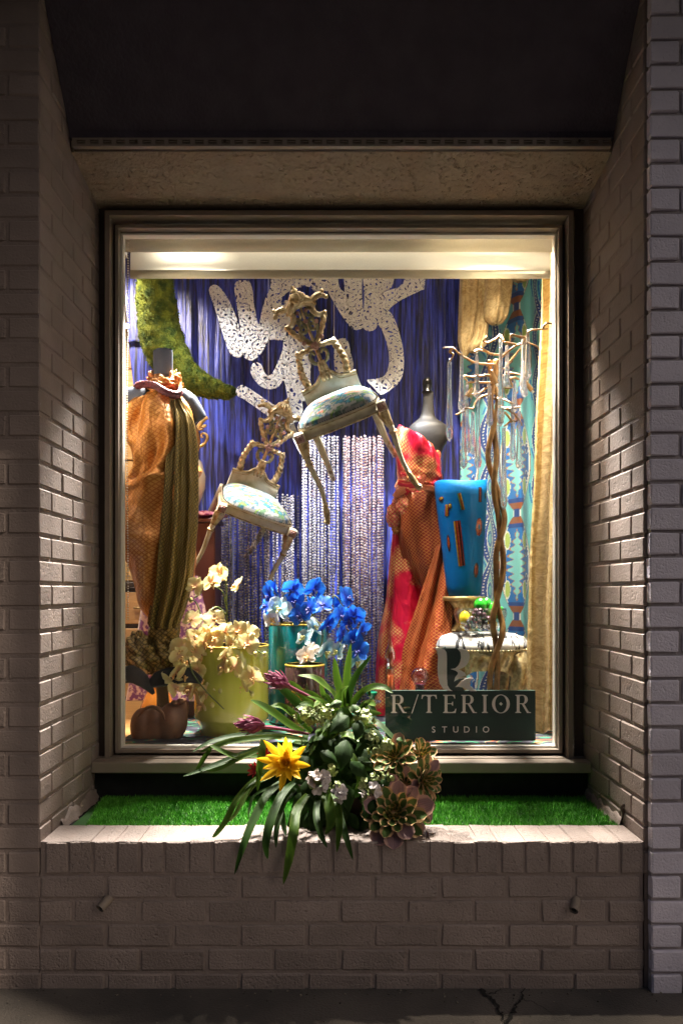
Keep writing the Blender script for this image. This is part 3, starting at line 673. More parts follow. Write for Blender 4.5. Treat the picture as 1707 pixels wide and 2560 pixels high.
def tf_(i, j):
    u, v = i/(NX-1), j/(NZ-1); z = FZ+.01+(2.86-FZ)*v; x = XA+(XB-XA)*u
    return ((x, YT+.035*math.sin(u*19+.6*math.sin(z*1.2))+.012*math.sin(u*41+z), z), (x-XA, z))
mb.grid(NX, NZ, tf_); o = mb.obj('patterned_curtain', M_damask)
uv = np.array(mb.uv); set_print(o.data, damask(uv[:,0], uv[:,1])); tag(o, 'turquoise curtain printed with navy, brown and green medallions on the right', 'curtain')
# ------------------------------------------------------------------ gold lace: long drape at the right edge, gathered swag at the top
def lace_mat(name):
    m = bpy.data.materials.new(name); t, N, L, B = nodes(m)
    tc = N.new('ShaderNodeTexCoord'); vo = N.new('ShaderNodeTexVoronoi'); vo.inputs['Scale'].default_value = 21; L.new(tc.outputs['UV'], vo.inputs['Vector'])
    mm = N.new('ShaderNodeMath'); mm.operation = 'MULTIPLY'; mm.inputs[1].default_value = 34; L.new(vo.outputs['Distance'], mm.inputs[0])
    sn = N.new('ShaderNodeMath'); sn.operation = 'SINE'; L.new(mm.outputs[0], sn.inputs[0])
    nz = N.new('ShaderNodeTexNoise'); nz.inputs['Scale'].default_value = 42; nz.inputs['Detail'].default_value = 7; nz.inputs['Distortion'].default_value = 1.2; L.new(tc.outputs['UV'], nz.inputs['Vector'])
    ad = N.new('ShaderNodeMath'); ad.operation = 'MULTIPLY_ADD'; ad.inputs[1].default_value = .05; L.new(sn.outputs[0], ad.inputs[0]); L.new(nz.outputs['Fac'], ad.inputs[2])
    r = N.new('ShaderNodeValToRGB'); e = r.color_ramp.elements; e[0].position = .3; e[1].position = .72; e[0].color = (.38,.25,.09,1); e[1].color = (.68,.53,.27,1); L.new(ad.outputs[0], r.inputs[0])
    L.new(r.outputs[0], B.inputs['Base Color']); B.inputs['Roughness'].default_value = .55; B.inputs['Sheen Weight'].default_value = .3; B.inputs['Metallic'].default_value = .15
    bn = N.new('ShaderNodeBump'); bn.inputs['Strength'].default_value = .6; bn.inputs['Distance'].default_value = .004; L.new(ad.outputs[0], bn.inputs['Height']); L.new(bn.outputs[0], B.inputs['Normal'])
    tr = N.new('ShaderNodeBsdfTranslucent'); L.new(r.outputs[0], tr.inputs[0]); mx = N.new('ShaderNodeMixShader'); mx.inputs[0].default_value = .3
    L.new(B.outputs[0], mx.inputs[1]); L.new(tr.outputs[0], mx.inputs[2]); L.new(mx.outputs[0], N['Material Output'].inputs[0]); return m
M_lace = lace_mat('gold_lace')
def lace_fold(u, v, x, z): return (.006*noise.noise((u*6,2,z*3)), .030*math.sin(u*15+.4*math.sin(z*1.7))+.012*noise.noise((u*9,5,z*2.5))+.005*noise.noise((x*60,5,z*40)))
yl = .86
lc = cloth('lace_curtain', M_lace, 0, 0, FZ+.01, 2.86, yl, 120, 220, lace_fold, xs=lambda v: (P(interp(v,[(0,1362),(.15,1356),(.5,1338),(.75,1322),(1,1316)]),0,yl).x, P(1440,0,yl).x))
tag(lc, 'floor length gold lace curtain hanging at the right edge of the window', 'curtain')
sg = thing('lace_swag', 'gathered gold lace swag hanging over the top of the turquoise curtain', 'drape')
def swag(rows, y, ph, n=56, k=70, dep=.05):
    mb = MB(); rows_ = rows
    def fn(i, j):
        a = 2*PI*i/n; v = j/(k-1); py = rows_[0][0]+(rows_[-1][0]-rows_[0][0])*v
        l = interp(py, [(r[0], r[1]) for r in rows_]); r = interp(py, [(q[0], q[2]) for q in rows_])
        cx, hw = (l+r)/2, (r-l)/2; p0 = P(cx, py, y); h = M(hw, y)
        f = 1+.10*math.sin(a*5+ph+v*2)+.06*math.sin(a*11+ph*2)
        d = min(h*.8, dep)*f+.006*noise.noise((a*3,v*9,ph))
        return ((p0.x+h*math.cos(a)*(1+.03*math.sin(a*7+v*5)), y-d*math.sin(a), p0.z+.006*noise.noise((a*2,v*6,ph+3))), (a*.05+ph, p0.z))
    mb.grid(n, k, fn, True); return mb
swag([(560,1150,1210),(690,1149,1212),(780,1146,1206),(850,1144,1190),(870,1148,1180),(893,1156,1166)], 1.42, 0).obj('lace_fold', M_lace, sg)
swag([(560,1185,1230),(690,1188,1232),(780,1186,1225),(840,1180,1218),(868,1168,1212),(880,1172,1196)], 1.40, 2).obj('lace_fold', M_lace, sg)
swag([(560,1208,1295),(690,1212,1282),(720,1214,1280),(760,1210,1276),(795,1210,1268),(808,1220,1256),(812,1232,1244)], 1.36, 4, dep=.07).obj('lace_fold', M_lace, sg)
swag([(560,1262,1335),(690,1272,1326),(700,1280,1318),(705,1290,1305)], 1.44, 5).obj('lace_fold', M_lace, sg)
# ------------------------------------------------------------------ roller blind
bl = thing('roller_blind', 'cream roller blind, pulled most of the way up behind the glass', 'blind')
yb = .74
ax, bx_ = P(313,0,yb).x, P(1392,0,yb).x; rt = M(19,yb); zc = P(0,610,yb).z
mb = MB(); mb.tube([(ax,yb,zc),(bx_,yb,zc)], rt, 28); mb.obj('roller', M_roller, bl)
fx0, fx1 = P(322,0,yb).x, P(1380,0,yb).x; zb = P(0,690,yb).z
mb = MB(); mb.grid(30, 16, lambda i, j: ((fx0+(fx1-fx0)*i/29, yb+rt*.9+.0025*noise.noise((i*.15,j*.1,3)), zc-.002+(zb+.018-zc)*j/15), (0,0))); fb = mb.obj('blind_cloth', M_blind, bl)
mb = MB(); mb.tube([(fx0,yb+rt*.9,zb+.017),(fx1,yb+rt*.9,zb+.017)], .017, 16, flat=.35); mb.obj('bottom_bar', M_blind, bl)
for x in (ax-.014, bx_+.004):
    b_ = MB().box((x,yb-.03,zc-.034), (x+.010,yb+.05,zc+.05), .002).obj('bracket', M_chrome, bl, False)
    for dz in (-.025,.04): MB().ball((x+.005,yb-.031,zc+dz), .004, 8, 5).obj('screw', M_darkw, b_)
mb = MB(); xc = P(308,0,yb-.04).x
for k_, dx in enumerate((0,.014)):
    for i in range(150): mb.ball((xc+dx+.002*math.sin(i*.05+k_), yb-.03, zc-.01-i*.0094), .0032, 6, 4)
tag(mb.obj('bead_chain', mat('chain_metal', (.62,.58,.5), rough=.35, metal=.5), bl), kind='stuff')
# ------------------------------------------------------------------ moss crescent
M_moss = mat('moss', (.03,.065,.005), (.17,.20,.015), rough=.95, scale=24, detail=6, bump=1.0, bscale=140, contrast=(.35,.62))
mn = thing('moss_crescent', 'large crescent moon covered with green moss', 'decoration')
ym = 1.42; cen = [(392,560,30),(389,640,37),(389,700,41),(392,770,48),(402,840,52),(425,895,50),(465,940,38),(515,966,26),(560,978,17),(592,982,3)]
pts = smooth_path([P(a,b,ym) for a,b,_ in cen], 8); rad = [M(r,ym) for r in lerp_list([c_[2] for c_ in cen], len(pts))]
mb = MB(); mb.tube(pts, rad, 40)
mb.v = [tuple(Vector(v)+ (lambda n_: Vector((n_.x, n_.y*.5-.0, n_.z)))(noise.noise_vector(Vector(v)*22)*.013+noise.noise_vector(Vector(v)*60)*.009)) for v in mb.v]
mo = mb.obj('moss_base', M_moss, mn)
r_ = random.Random(4); tf = MB(); ms = mo.data
for p_ in ms.polygons:
    for _ in range(6):
        a, b_, c_, d_ = [Vector(ms.vertices[i].co) for i in (list(p_.vertices)*2)[:4]]; u_, v_ = r_.random(), r_.random()
        q = a.lerp(b_,u_).lerp(d_.lerp(c_,u_),v_); n_ = p_.normal; t_ = n_.orthogonal().normalized(); t_.rotate(Matrix.Rotation(r_.uniform(0,6.3),3,n_)); s_ = r_.uniform(.004,.013)
        tf.add([q-t_*.0016, q+t_*.0016, q+n_*s_+t_*r_.uniform(-.004,.004)+n_.cross(t_)*r_.uniform(-.004,.004)], [(0,1,2)])
tag(tf.obj('moss_tuft', M_moss, mn, False), kind='stuff')
for px_ in (363, 405): MB().tube([P(px_,600,ym), Vector((P(px_,600,ym).x,ym,2.95))], .0012, 5).obj('hanging_wire', M_wire, mn)
# ------------------------------------------------------------------ white cut-out panel
def cut_mat():
    m = bpy.data.materials.new('white_cut_panel'); t, N, L, B = nodes(m)
    g = N.new('ShaderNodeNewGeometry'); mp = N.new('ShaderNodeMapping'); L.new(g.outputs['Position'], mp.inputs[0]); mp.inputs['Rotation'].default_value = (-PI/2,0,0)
    nd = N.new('ShaderNodeTexNoise'); nd.inputs['Scale'].default_value = 30; nd.inputs['Detail'].default_value = 1; L.new(mp.outputs[0], nd.inputs['Vector'])
    va = N.new('ShaderNodeMix'); va.data_type = 'RGBA'; va.inputs[0].default_value = .035; L.new(mp.outputs[0], va.inputs[6]); L.new(nd.outputs['Color'], va.inputs[7])
    vo = N.new('ShaderNodeTexVoronoi'); vo.voronoi_dimensions = '2D'; vo.inputs['Scale'].default_value = 40; L.new(va.outputs[2], vo.inputs['Vector'])
    r = N.new('ShaderNodeValToRGB'); r.color_ramp.interpolation = 'LINEAR'; e = r.color_ramp.elements
    e[0].position = 0; e[0].color = (0,0,0,1); e[1].position = .20; e[1].color = (0,0,0,1)
    for p_, c_ in ((.235,1),(.36,1),(.40,.5),(.44,1),(.60,1),(.62,.0),(.72,.0),(.75,1)): k = e.new(p_); k.color = (c_,c_,c_,1)
    L.new(vo.outputs['Distance'], r.inputs[0])
    n3 = N.new('ShaderNodeTexNoise'); n3.inputs['Scale'].default_value = 45; n3.inputs['Detail'].default_value = 1; n3.inputs['Distortion'].default_value = 2.5; L.new(mp.outputs[0], n3.inputs['Vector'])
    r3 = N.new('ShaderNodeValToRGB'); r3.color_ramp.elements[0].position = .355; r3.color_ramp.elements[1].position = .38; L.new(n3.outputs['Fac'], r3.inputs[0])
    mn_ = N.new('ShaderNodeMath'); mn_.operation = 'MINIMUM'; L.new(r.outputs[0], mn_.inputs[0]); L.new(r3.outputs[0], mn_.inputs[1])
    B.inputs['Base Color'].default_value = (.66,.645,.62,1); B.inputs['Roughness'].default_value = .4
    bn = N.new('ShaderNodeBump'); bn.inputs['Strength'].default_value = .9; bn.inputs['Distance'].default_value = .004; L.new(mn_.outputs[0], bn.inputs['Height']); L.new(bn.outputs[0], B.inputs['Normal'])
    tr = N.new('ShaderNodeBsdfTransparent'); mx = N.new('ShaderNodeMixShader'); L.new(mn_.outputs[0], mx.inputs[0]); L.new(tr.outputs[0], mx.inputs[1]); L.new(B.outputs[0], mx.inputs[2]); L.new(mx.outputs[0], N['Material Output'].inputs[0]); return m
M_cut = cut_mat(); yp = 1.38
cp = thing('cutout_panel', 'big white curling cut-out panel pierced all over, hanging behind the chairs', 'decoration')
polys = [
 [(62,150),(75,122),(105,115),(140,140),(180,195),(215,265),(245,340),(264,410),(258,340),(243,250),(228,160),(230,110),(255,88),(290,85),(325,95),(345,150),(352,230),(372,330),(386,372),(402,300),(430,200),(465,110),(490,45),(752,45),(756,120),(700,120),(620,135),(560,170),(525,235),(560,215),(600,235),(622,280),(612,330),(570,400),(552,470),(460,470),(430,510),(400,560),(360,598),(325,605),(290,585),(278,550),(272,580),(240,586),(205,565),(180,520),(150,430),(110,300),(75,200)],
 [(735,45),(870,45),(905,110),(947,165),(1000,250),(1066,310),(1066,382),(1030,406),(990,392),(945,340),(900,270),(860,200),(820,150),(735,140)],
 [(952,45),(1052,45),(1056,180),(1066,310),(1000,300),(945,170)],
 [(1066,300),(1073,180),(1066,45),(1285,45),(1260,100),(1210,150),(1165,187),(1230,260),(1200,330),(1163,360),(1148,395),(1118,413),(1088,408),(1060,382)],
 [(1165,187),(1230,150),(1330,90),(1370,45),(1472,45),(1466,110),(1440,145),(1340,195),(1260,245),(1222,285),(1190,300)],
 [(1150,300),(1222,285),(1255,310),(1285,380),(1312,470),(1330,580),(1326,680),(1300,745),(1240,800),(1180,828),(1140,790),(1090,735),(1130,728),(1180,718),(1215,690),(1234,620),(1230,540),(1212,470),(1185,400),(1150,350)],
 [(335,645),(355,622),(388,622),(410,650),(425,690),(447,705),(472,690),(500,640),(540,540),(555,455),(640,430),(720,540),(720,700),(715,860),(668,870),(672,930),(640,1000),(600,995),(570,830),(547,735),(515,775),(460,792),(400,775),(350,722),(332,680)],
 [(238,800),(255,775),(290,770),(400,840),(520,920),(600,990),(640,1090),(665,1215),(640,1190),(600,1110),(540,1050),(440,965),(300,865),(245,835)],
 [(880,500),(920,462),(960,470),(985,560),(1000,650),(930,690),(880,660)]]
mb = MB()
for k_, pl in enumerate(polys):
    wv = []
    for (a, b_) in pl:
        q = P(500+a*.3827, 670+b_*.3827, yp); wv.append((q.x, q.z))
    if k_ in (0,1,2,3,4):                      # carried on up behind the blind
        wv = [(x_, z_+(.16 if z_ > P(0,670+46*.3827,yp).z else 0)) for x_, z_ in wv]
    wv = [(v.x, v.y) for v in smooth_path([(x_, z_, 0) for x_, z_ in wv], 3, True)]
    me = flat_shape([wv], .010)
    mb.add([Vector(v.co)+Vector((0,yp+k_*.0006,0)) for v in me.vertices], [tuple(p_.vertices) for p_ in me.polygons])
mb.obj('panel_sheet', M_cut, cp, False)
for px_ in (560,760,1020): MB().tube([P(px_,640,yp), Vector((P(px_,640,yp).x,yp,2.95))], .001, 5).obj('hanging_wire', M_wire, cp)
# ------------------------------------------------------------------ carved chairs (local: width 1 across the front, z up, -y front)
def floral_cols(P_):
    """loose flower and leaf print, from chair-local x,y"""
    c = np.tile(np.array((.31,.305,.285)), (len(P_),1)); rr = random.Random(12); X, Y = P_[:,0], P_[:,1]
    pal = [(.02,.12,.19),(.03,.14,.20),(.03,.10,.14),(.09,.17,.04),(.12,.20,.05),(.06,.12,.06),(.05,.09,.15),(.48,.13,.07),(.03,.15,.21)]
    for _ in range(330):
        a, b, r1, r2, th = rr.uniform(-.55,.55), rr.uniform(-.5,.45), rr.uniform(.018,.075), rr.uniform(.010,.034), rr.uniform(-.6,.9); col = np.array(rr.choice(pal))
        if rr.random() < .35: r1, r2, col = rr.uniform(.05,.12), rr.uniform(.003,.006), np.array((.07,.11,.09))
        u = (X-a)*math.cos(th)+(Y-b)*math.sin(th); v = -(X-a)*math.sin(th)+(Y-b)*math.cos(th)+.9*u*u
        d = (u/r1)**2+(v/r2)**2; k_ = .55*np.sin(u*130+a*90)*np.sin(v*160+b*70); m_ = d < 1+k_; c[m_] = col*(1+.25*rr.uniform(-1,1)); m_ = d < .35+k_*.4; c[m_] = col*1.6
    return np.clip(c,0,1)
M_floral = attr_mat('floral_tapestry', .9, 0, .2, 300)
def make_chair(label, loc, rot, sc):
    t = thing('carved_chair', label, 'chair', None, loc); t.rotation_euler = rot; t.scale = (sc,)*3
    def seat_x(v, f=1.0):                   # half width at depth v (0 front..1 back)
        return (.50-.10*v)*f
    # cushion dome
    mb = MB(); n, k = 64, 64
    def cf(i, j):
        u, v = i/(n-1)*2-1, j/(k-1)*2-1
        m_ = max(abs(u), abs(v)); 
        r_ = m_/max(1e-6,(abs(u)**4+abs(v)**4)**.25); uu, vv = u*r_, v*r_
        y = -.45+.86*(vv+1)/2 - .04*(1-uu*uu)*(vv<0)*(-vv); x = uu*seat_x((vv+1)/2)
        z = .015+.135*(1-m_**3.2)**.75 if m_ < 1 else .0
        return ((x, y, z), (x, y))
    mb.grid(n, k, cf); cu_ = mb.obj('seat_cushion', M_floral, t); set_print(cu_.data, floral_cols(np.array(mb.v)))
    # seat rails
    def rail_pts(off, z):
        pts = []
        for a in np.linspace(0, 2*PI, 64, endpoint=False):
            c_, s_ = math.cos(a), math.sin(a); r_ = 1/max(1e-6,(abs(c_)**6+abs(s_)**6)**(1/6)); uu, vv = c_*r_, s_*r_
            pts.append((uu*(seat_x((vv+1)/2)+off), -.02+.43*vv+off*vv-.04*(1-uu*uu)*(-vv if vv<0 else 0), z))
        return pts
    mb = MB(); prof = [(.012,.005),(.016,-.02),(.002,-.03),(.0,-.10),(.016,-.112),(.016,-.135),(-.03,-.135),(-.06,.0)]
    L_ = [rail_pts(o_, z_) for o_, z_ in prof]; mb.grid(64, len(prof), lambda i, j: (L_[j][i], (0,0)), True); mb.obj('seat_rail', M_ivory, t)
    mb = MB(); q = rail_pts(.014,-.122); mb.tube(q+[q[0]], .011, 6); q = rail_pts(.012,-.022); mb.tube(q+[q[0]], .007, 6); mb.obj('gilt_moulding', M_giltwood, t)
    mb = MB(); q = rail_pts(.006,.012); q = smooth_path(q, 2, True)
    for p_ in q: mb.ball(p_, .0075, 6, 4)
    tag(mb.obj('nail_heads', M_darkw, t), kind='stuff')
    for sx in (-1,1):
        # front leg: block with rosette, leafy knee, tapering shaft with a little scroll foot
        lg = MB(); a = Vector((sx*.475,-.435,-.125)); pts = smooth_path([a, a+Vector((sx*.020,-.015,-.12)), a+Vector((sx*.034,-.022,-.27)), a+Vector((sx*.020,-.006,-.62)), a+Vector((sx*.075,-.04,-.93)), a+Vector((sx*.115,-.07,-1.0))], 5)
        lg.tube(pts, lerp_list([.058,.052,.038,.034,.030,.026,.024,.026,.030], len(pts)), 14)
        leg = lg.obj('leg', M_ivory, t)
        kn = MB(); pk = pts[:9]; kn.tube(pk, lerp_list([.063,.066,.050,.041], len(pk)), 22, ridge=.09, nr=5); kn.obj('leg_carving', M_giltwood, leg); kn = MB(); r0 = pts[10]
        kn.tube([r0+Vector((0,0,.014)), r0, r0-Vector((0,0,.014))], [.044,.051,.044], 14); kn.obj('leg_ring', M_giltwood, leg); kn = MB(); pk = pts[-9:]; kn.tube(pk, lerp_list([.026,.036,.034,.038,.03], len(pk)), 16, twist=40, ridge=.12, nr=2); kn.obj('leg_carving', M_giltwood, leg)
        bk = MB().box((sx*.49-.055,-.515,-.128),(sx*.49+.055,-.42,-.018), .008).obj('corner_block', M_ivory, t, False)
        ro = MB()
        for i in range(6): a_ = i*PI/3; ro.ball((sx*.49+.024*math.cos(a_),-.520,-.072+.024*math.sin(a_)), .016, 8, 5)
        ro.ball((sx*.49,-.524,-.072), .014, 8, 5); ro.box((sx*.49-.046,-.518,-.118),(sx*.49+.046,-.512,-.028)); ro.obj('rosette', M_rose, bk)
        # sabre back leg
        lg = MB(); a = Vector((sx*.385,.40,-.02)); pts = smooth_path([a, a+Vector((sx*.005,.0,-.25)), a+Vector((sx*.01,.07,-.56)), a+Vector((sx*.03,.24,-.84)), a+Vector((sx*.05,.42,-1.02))], 5)
        lg.tube(pts, lerp_list([.05,.05,.042,.034,.028], len(pts)), 12); leg = lg.obj('leg', M_ivory, t)
        kn = MB(); pk = pts[-9:]; kn.tube(pk, lerp_list([.037,.034,.033], len(pk)), 14, twist=40, ridge=.12); kn.obj('leg_carving', M_giltwood, leg)
    # lower back panel with wavy crest
    Z = lambda u: .30+1.12*u                 # u: height of the back ornament, 0 at the panel top
    Yb = lambda z: .40+.13*z
    mb = MB(); n = 40; top = lambda s: .265+.075*math.exp(-(s*3.0)**4)+.02*math.cos(s*PI)
    vs = []
    for i in range(n):
        s = -1+2*i/(n-1); x = s*.345; 
        for z, dy in ((.0,-.03),(top(s)-.03,-.03),(top(s),-.018),(top(s),.02),(.0,.02)): vs.append((x*(1+.02*z), Yb(z)+dy, z))
    mb.add(vs, [(i*5+j, i*5+(j+1)%5, (i+1)*5+(j+1)%5, (i+1)*5+j) for i in range(n-1) for j in range(5)]+[tuple(range(5)), tuple(reversed(range((n-1)*5, n*5)))]); mb.obj('back_panel', M_ivory, t)
    mb = MB(); mb.tube([((-1+2*i/39)*.35, Yb(.3)-.03, top(-1+2*i/39)-.008) for i in range(40)], .017, 8); mb.tube([((-1+2*i/39)*.348, Yb(.27)-.036, top(-1+2*i/39)-.045) for i in range(40)], .007, 6); mb.obj('panel_moulding', M_giltwood, t)
    # carved back
    def T(pts, r, par=t, name='back_carving', m=M_giltwood, tw=0, rd=0, seg=14, k=7, dy=0, nr=2, mbx=None):
        q = [Vector((x*.92, Yb(Z(u))+dy, Z(u))) for x, u in pts]; q = smooth_path(q, k); rl = lerp_list(r if isinstance(r, list) else [r, r], len(q))
        m_ = mbx or MB(); m_.tube(q, rl, seg, twist=tw, ridge=rd, nr=nr); return m_ if mbx else m_.obj(name, m, par)
    for s in (-1,1):
        T([(s*.275,-.035),(s*.295,.10),(s*.275,.21),(s*.235,.315),(s*.225,.335)], [.044,.041,.035,.044,.025], tw=95, rd=.17, nr=3, seg=20, k=12, name='rope_arm')
        T([(s*.245,.305),(s*.18,.315),(s*.09,.318),(0,.335)], [.028,.033,.030,.027], tw=95, rd=.15, nr=3, seg=20, k=12, name='rope_arm')
        T([(0,.335),(s*.09,.40),(s*.17,.48),(s*.235,.565),(s*.285,.615)], [.025,.027,.030,.035,.010], tw=95, rd=.15, nr=3, seg=20, k=12, name='rope_arm')
        T([(s*.285,.612),(s*.20,.605),(s*.14,.645),(s*.135,.71),(s*.18,.765),(s*.25,.785),(s*.315,.775)], [.013,.028,.035,.037,.034,.036,.033], tw=25, rd=.12, nr=5, seg=24, name='scroll_arm')
        m_ = MB(); 
        for i in range(5): m_.ball((s*(.30+.022*math.cos(i*1.2)), Yb(1.15)-.02*math.sin(i*1.2), Z(.775)+.018*(i-2)), .026, 8, 6)
        m_.obj('scroll_head', M_giltwood, t)
    m_ = MB(); 
    for s in (-1,1):
        T([(0,.79),(s*.08,.785),(s*.15,.735),(s*.17,.70)], [.060,.062,.050,.03], mbx=m_, rd=.10, nr=9, seg=40, tw=30)
    m_.lathe([(.03,-.03),(.085,.0),(.10,.03),(.085,.07),(.05,.105),(.03,.112),(.045,.125),(.03,.145),(.012,.155),(.018,.172),(.0001,.19)], (0, Yb(1.2), Z(.80)), 70, wob=lambda a, z: 1+.13*math.sin(a*14) if z < .11 else 1); m_.obj('crest', M_giltwood, t)
    # pierced scrollwork
    def spiral(cx, cu, r0, turns, a0, sgn):
        return [(cx+sgn*r0*(1-.75*i/14)*math.cos(a0+turns*2*PI*i/14), cu+r0*(1-.75*i/14)*math.sin(a0+turns*2*PI*i/14)) for i in range(15)]
    m_ = MB()
    for s in (-1,1):
        T(spiral(s*.075,.66,.062,1.2,-1.2,s), [.022,.016], mbx=m_, k=2); T(spiral(s*.070,.53,.055,1.1,2.0,s), [.024,.016], mbx=m_, k=2); T([(0,.36),(s*.09,.43),(s*.115,.52),(s*.075,.60),(s*.03,.585)], [.02,.024,.018], mbx=m_, rd=.1, tw=120)
        T([(0,.13),(s*.09,.17),(s*.115,.24),(s*.07,.275),(s*.04,.24)], [.018,.024,.022,.016], mbx=m_, rd=.1, tw=120)
    m_.obj('scrollwork', M_greengilt, t)
    m_ = MB(); T([(0,-.03),(0,.15),(0,.33)], [.03,.022,.026], mbx=m_); T([(0,.33),(0,.5),(0,.74)], [.018,.02,.014], mbx=m_)
    for u_, w_ in ((.0,.06),(.04,.055),(.09,.045),(.13,.035)):
        for s in (-1,0,1): m_.ball((s*w_*.8, Yb(Z(u_))-.03, Z(u_)), .026, 8, 6, rz=.055)
    m_.obj('stem_carving', M_giltwood, t)
    for (x, u_, r_) in ((0,.335,.05),(-.11,.40,.028),(.11,.40,.028),(-.12,.56,.026),(.12,.56,.026),(-.05,.70,.024),(.05,.70,.024),(0,.60,.028)):
        m_ = MB()
        for i in range(6): a_ = i*PI/3; m_.ball((x+r_*.65*math.cos(a_), Yb(Z(u_))-.035, Z(u_)+r_*.65*math.sin(a_)), r_*.45, 7, 5)
        m_.ball((x, Yb(Z(u_))-.045, Z(u_)), r_*.4, 7, 5)
        m_.obj('carved_flower', M_rose, t)
    return t
SC = .335
cA = P(842,1018,.86); ch1 = make_chair('ornate carved chair with flowered seat tilted to the left, hanging highest in the middle', cA, (math.radians(27), math.radians(-20), math.radians(-8)), SC)
cB = P(636,1258,1.28); ch2 = make_chair('ornate carved chair with flowered seat tilted to the right, hanging lower left', cB, (math.radians(27), math.radians(17), math.radians(24)), SC)
bpy.context.view_layer.update()
def hang(ch, hooks):
    mw = ch.matrix_world; inv = mw.inverted()
    for h in hooks:
        a = Vector(h); top = mw @ a; top = Vector((top.x, top.y, 2.95)); MB().tube([a, inv @ top], .0035, 6).obj('hanging_wire', M_wire, ch)
hang(ch1, [(.24,.53,.66),(-.02,.54,1.28)]); hang(ch2, [(-.20,.54,1.16),(.10,.55,1.2)])
# ------------------------------------------------------------------ crystal bead strings
def bead_mat(name, a, b):
    m = bpy.data.materials.new(name); t, N, L, B = nodes(m)
    g = N.new('ShaderNodeNewGeometry'); wn_ = N.new('ShaderNodeTexWhiteNoise'); sn = N.new('ShaderNodeVectorMath'); sn.operation = 'SNAP'; sn.inputs[1].default_value = (.02,.02,.011); L.new(g.outputs['Position'], sn.inputs[0]); L.new(sn.outputs[0], wn_.inputs['Vector'])
    r = N.new('ShaderNodeValToRGB'); e = r.color_ramp.elements; e[0].color = (*a,1); e[1].color = (*b,1); e[0].position = .2; e[1].position = .9; L.new(wn_.outputs['Value'], r.inputs[0])
    L.new(r.outputs[0], B.inputs['Base Color']); B.inputs['Roughness'].default_value = .12; B.inputs['Metallic'].default_value = .35; B.inputs['Coat Weight'].default_value = .6
    tr = N.new('ShaderNodeBsdfTransparent'); tr.inputs[0].default_value = (.8,.8,.85,1); mx = N.new('ShaderNodeMixShader'); mx.inputs[0].default_value = .22
    L.new(B.outputs[0], mx.inputs[1]); L.new(tr.outputs[0], mx.inputs[2]); L.new(mx.outputs[0], N['Material Output'].inputs[0]); return m
M_bead = bead_mat('crystal_beads', (.36,.33,.36), (.80,.76,.76)); M_beadp = bead_mat('rosy_crystal_beads', (.40,.26,.26), (.78,.68,.68)); M_beadw = bead_mat('bright_crystal_beads', (.55,.52,.55), (.92,.89,.90))
def bead_curtain(label, x0, x1, y, ztop, zbot, n, layers, mats):
    t = thing('bead_curtain', label, 'bead curtain', 'bead curtains under the hanging chairs', ((x0+x1)/2, y, zbot)); r_ = random.Random(n)
    meshes = []
    for m in mats:
        for k in range(2):
            mb = MB(); z = 0; H = ztop-zbot
            while z < H:
                rr = .0064; a0 = r_.uniform(0,1); vs = [(0,0,z-rr*1.02)]
                for dz in (-.35,.35):
                    for i in range(5): a = a0+i*2*PI/5; vs.append((rr*math.cos(a), rr*math.sin(a), z+dz*rr))
                vs.append((0,0,z+rr*1.02)); fs = []
                for i in range(5): j = (i+1)%5; fs += [(0,1+j,1+i),(1+i,1+j,6+j,6+i),(6+i,6+j,11)]
                mb.add(vs, fs); z += .0134
            meshes.append(mb.mesh('bead_string', m, smooth=False, uv=False))
    for l in range(layers):
        for i in range(n):
            u = (i+.5*l+r_.uniform(-.22,.22))/n
            if r_.random() < .07: continue
            k = min(int(u*len(mats)*.999), len(mats)-1) if u >= 0 else 0
            o = link('bead_string', meshes[max(0,k)*2+r_.randint(0,1)], t); o.location = ((u-.5)*(x1-x0), l*.045+r_.uniform(-.012,.012), -r_.uniform(0,.012)); o.rotation_euler = (0, r_.uniform(-.004,.004), r_.uniform(0,6))
    return t
yb1, yb2 = 1.47, 1.44
bead_curtain('curtain of crystal bead strings under the lower left chair', P(538,0,yb1).x, P(748,0,yb1).x, yb1, P(0,1230,yb1).z, FZ+.012, 20, 2, [M_bead, M_bead, M_bead])
bead_curtain('curtain of brighter and rosier crystal bead strings under the upper middle chair', P(756,0,yb2).x, P(962,0,yb2).x, yb2, P(0,1090,yb2).z, FZ+.012, 21, 2, [M_beadw, M_bead, M_beadp, M_beadp])
# ------------------------------------------------------------------ draped figures
def loft(rows, y0, ratio, n=72, k=90, fold=None, y_off=0, a0=0, a1=2*PI, maxd=None, us=1):
    """rows: (py, left px, right px) at depth y0; closed or partial wrap"""
    mb = MB(); closed = abs(a1-a0-2*PI) < 1e-6
    def fn(i, j):
        a = a0+(a1-a0)*i/(n if closed else n-1); v = j/(k-1); py = rows[0][0]+(rows[-1][0]-rows[0][0])*v
        l = interp(py, [(r[0], r[1]) for r in rows]); r = interp(py, [(q[0], q[2]) for q in rows])
        p0 = P((l+r)/2, py, y0); h = M((r-l)/2, y0); d = h*ratio if maxd is None else min(h*ratio, maxd)
        f = fold(a, v, py) if fold else 0
        nx, ny = math.cos(a), -math.sin(a); ex = 2.3
        sx = math.copysign(abs(nx)**(2/ex), nx); sy = math.copysign(abs(ny)**(2/ex), ny)
        return ((p0.x+(h+f*.55)*sx, y0+(d+f)*sy+y_off, p0.z), (a*max(.10,.75*h)*us, p0.z))
    mb.grid(n, k, fn, closed); return mb
def smooth_rows(rows):
    q = smooth_path([(a,b,c) for a,b,c in rows], 5); return [tuple(v) for v in q]
M_rust = brocade('rust_brocade', (.42,.13,.012), (.60,.27,.06), 85, .12, 45, .36, .3)
M_rustd = brocade('rust_brocade_plain', (.40,.12,.014), (.55,.25,.08), 62, .10, 45, .45, .25)
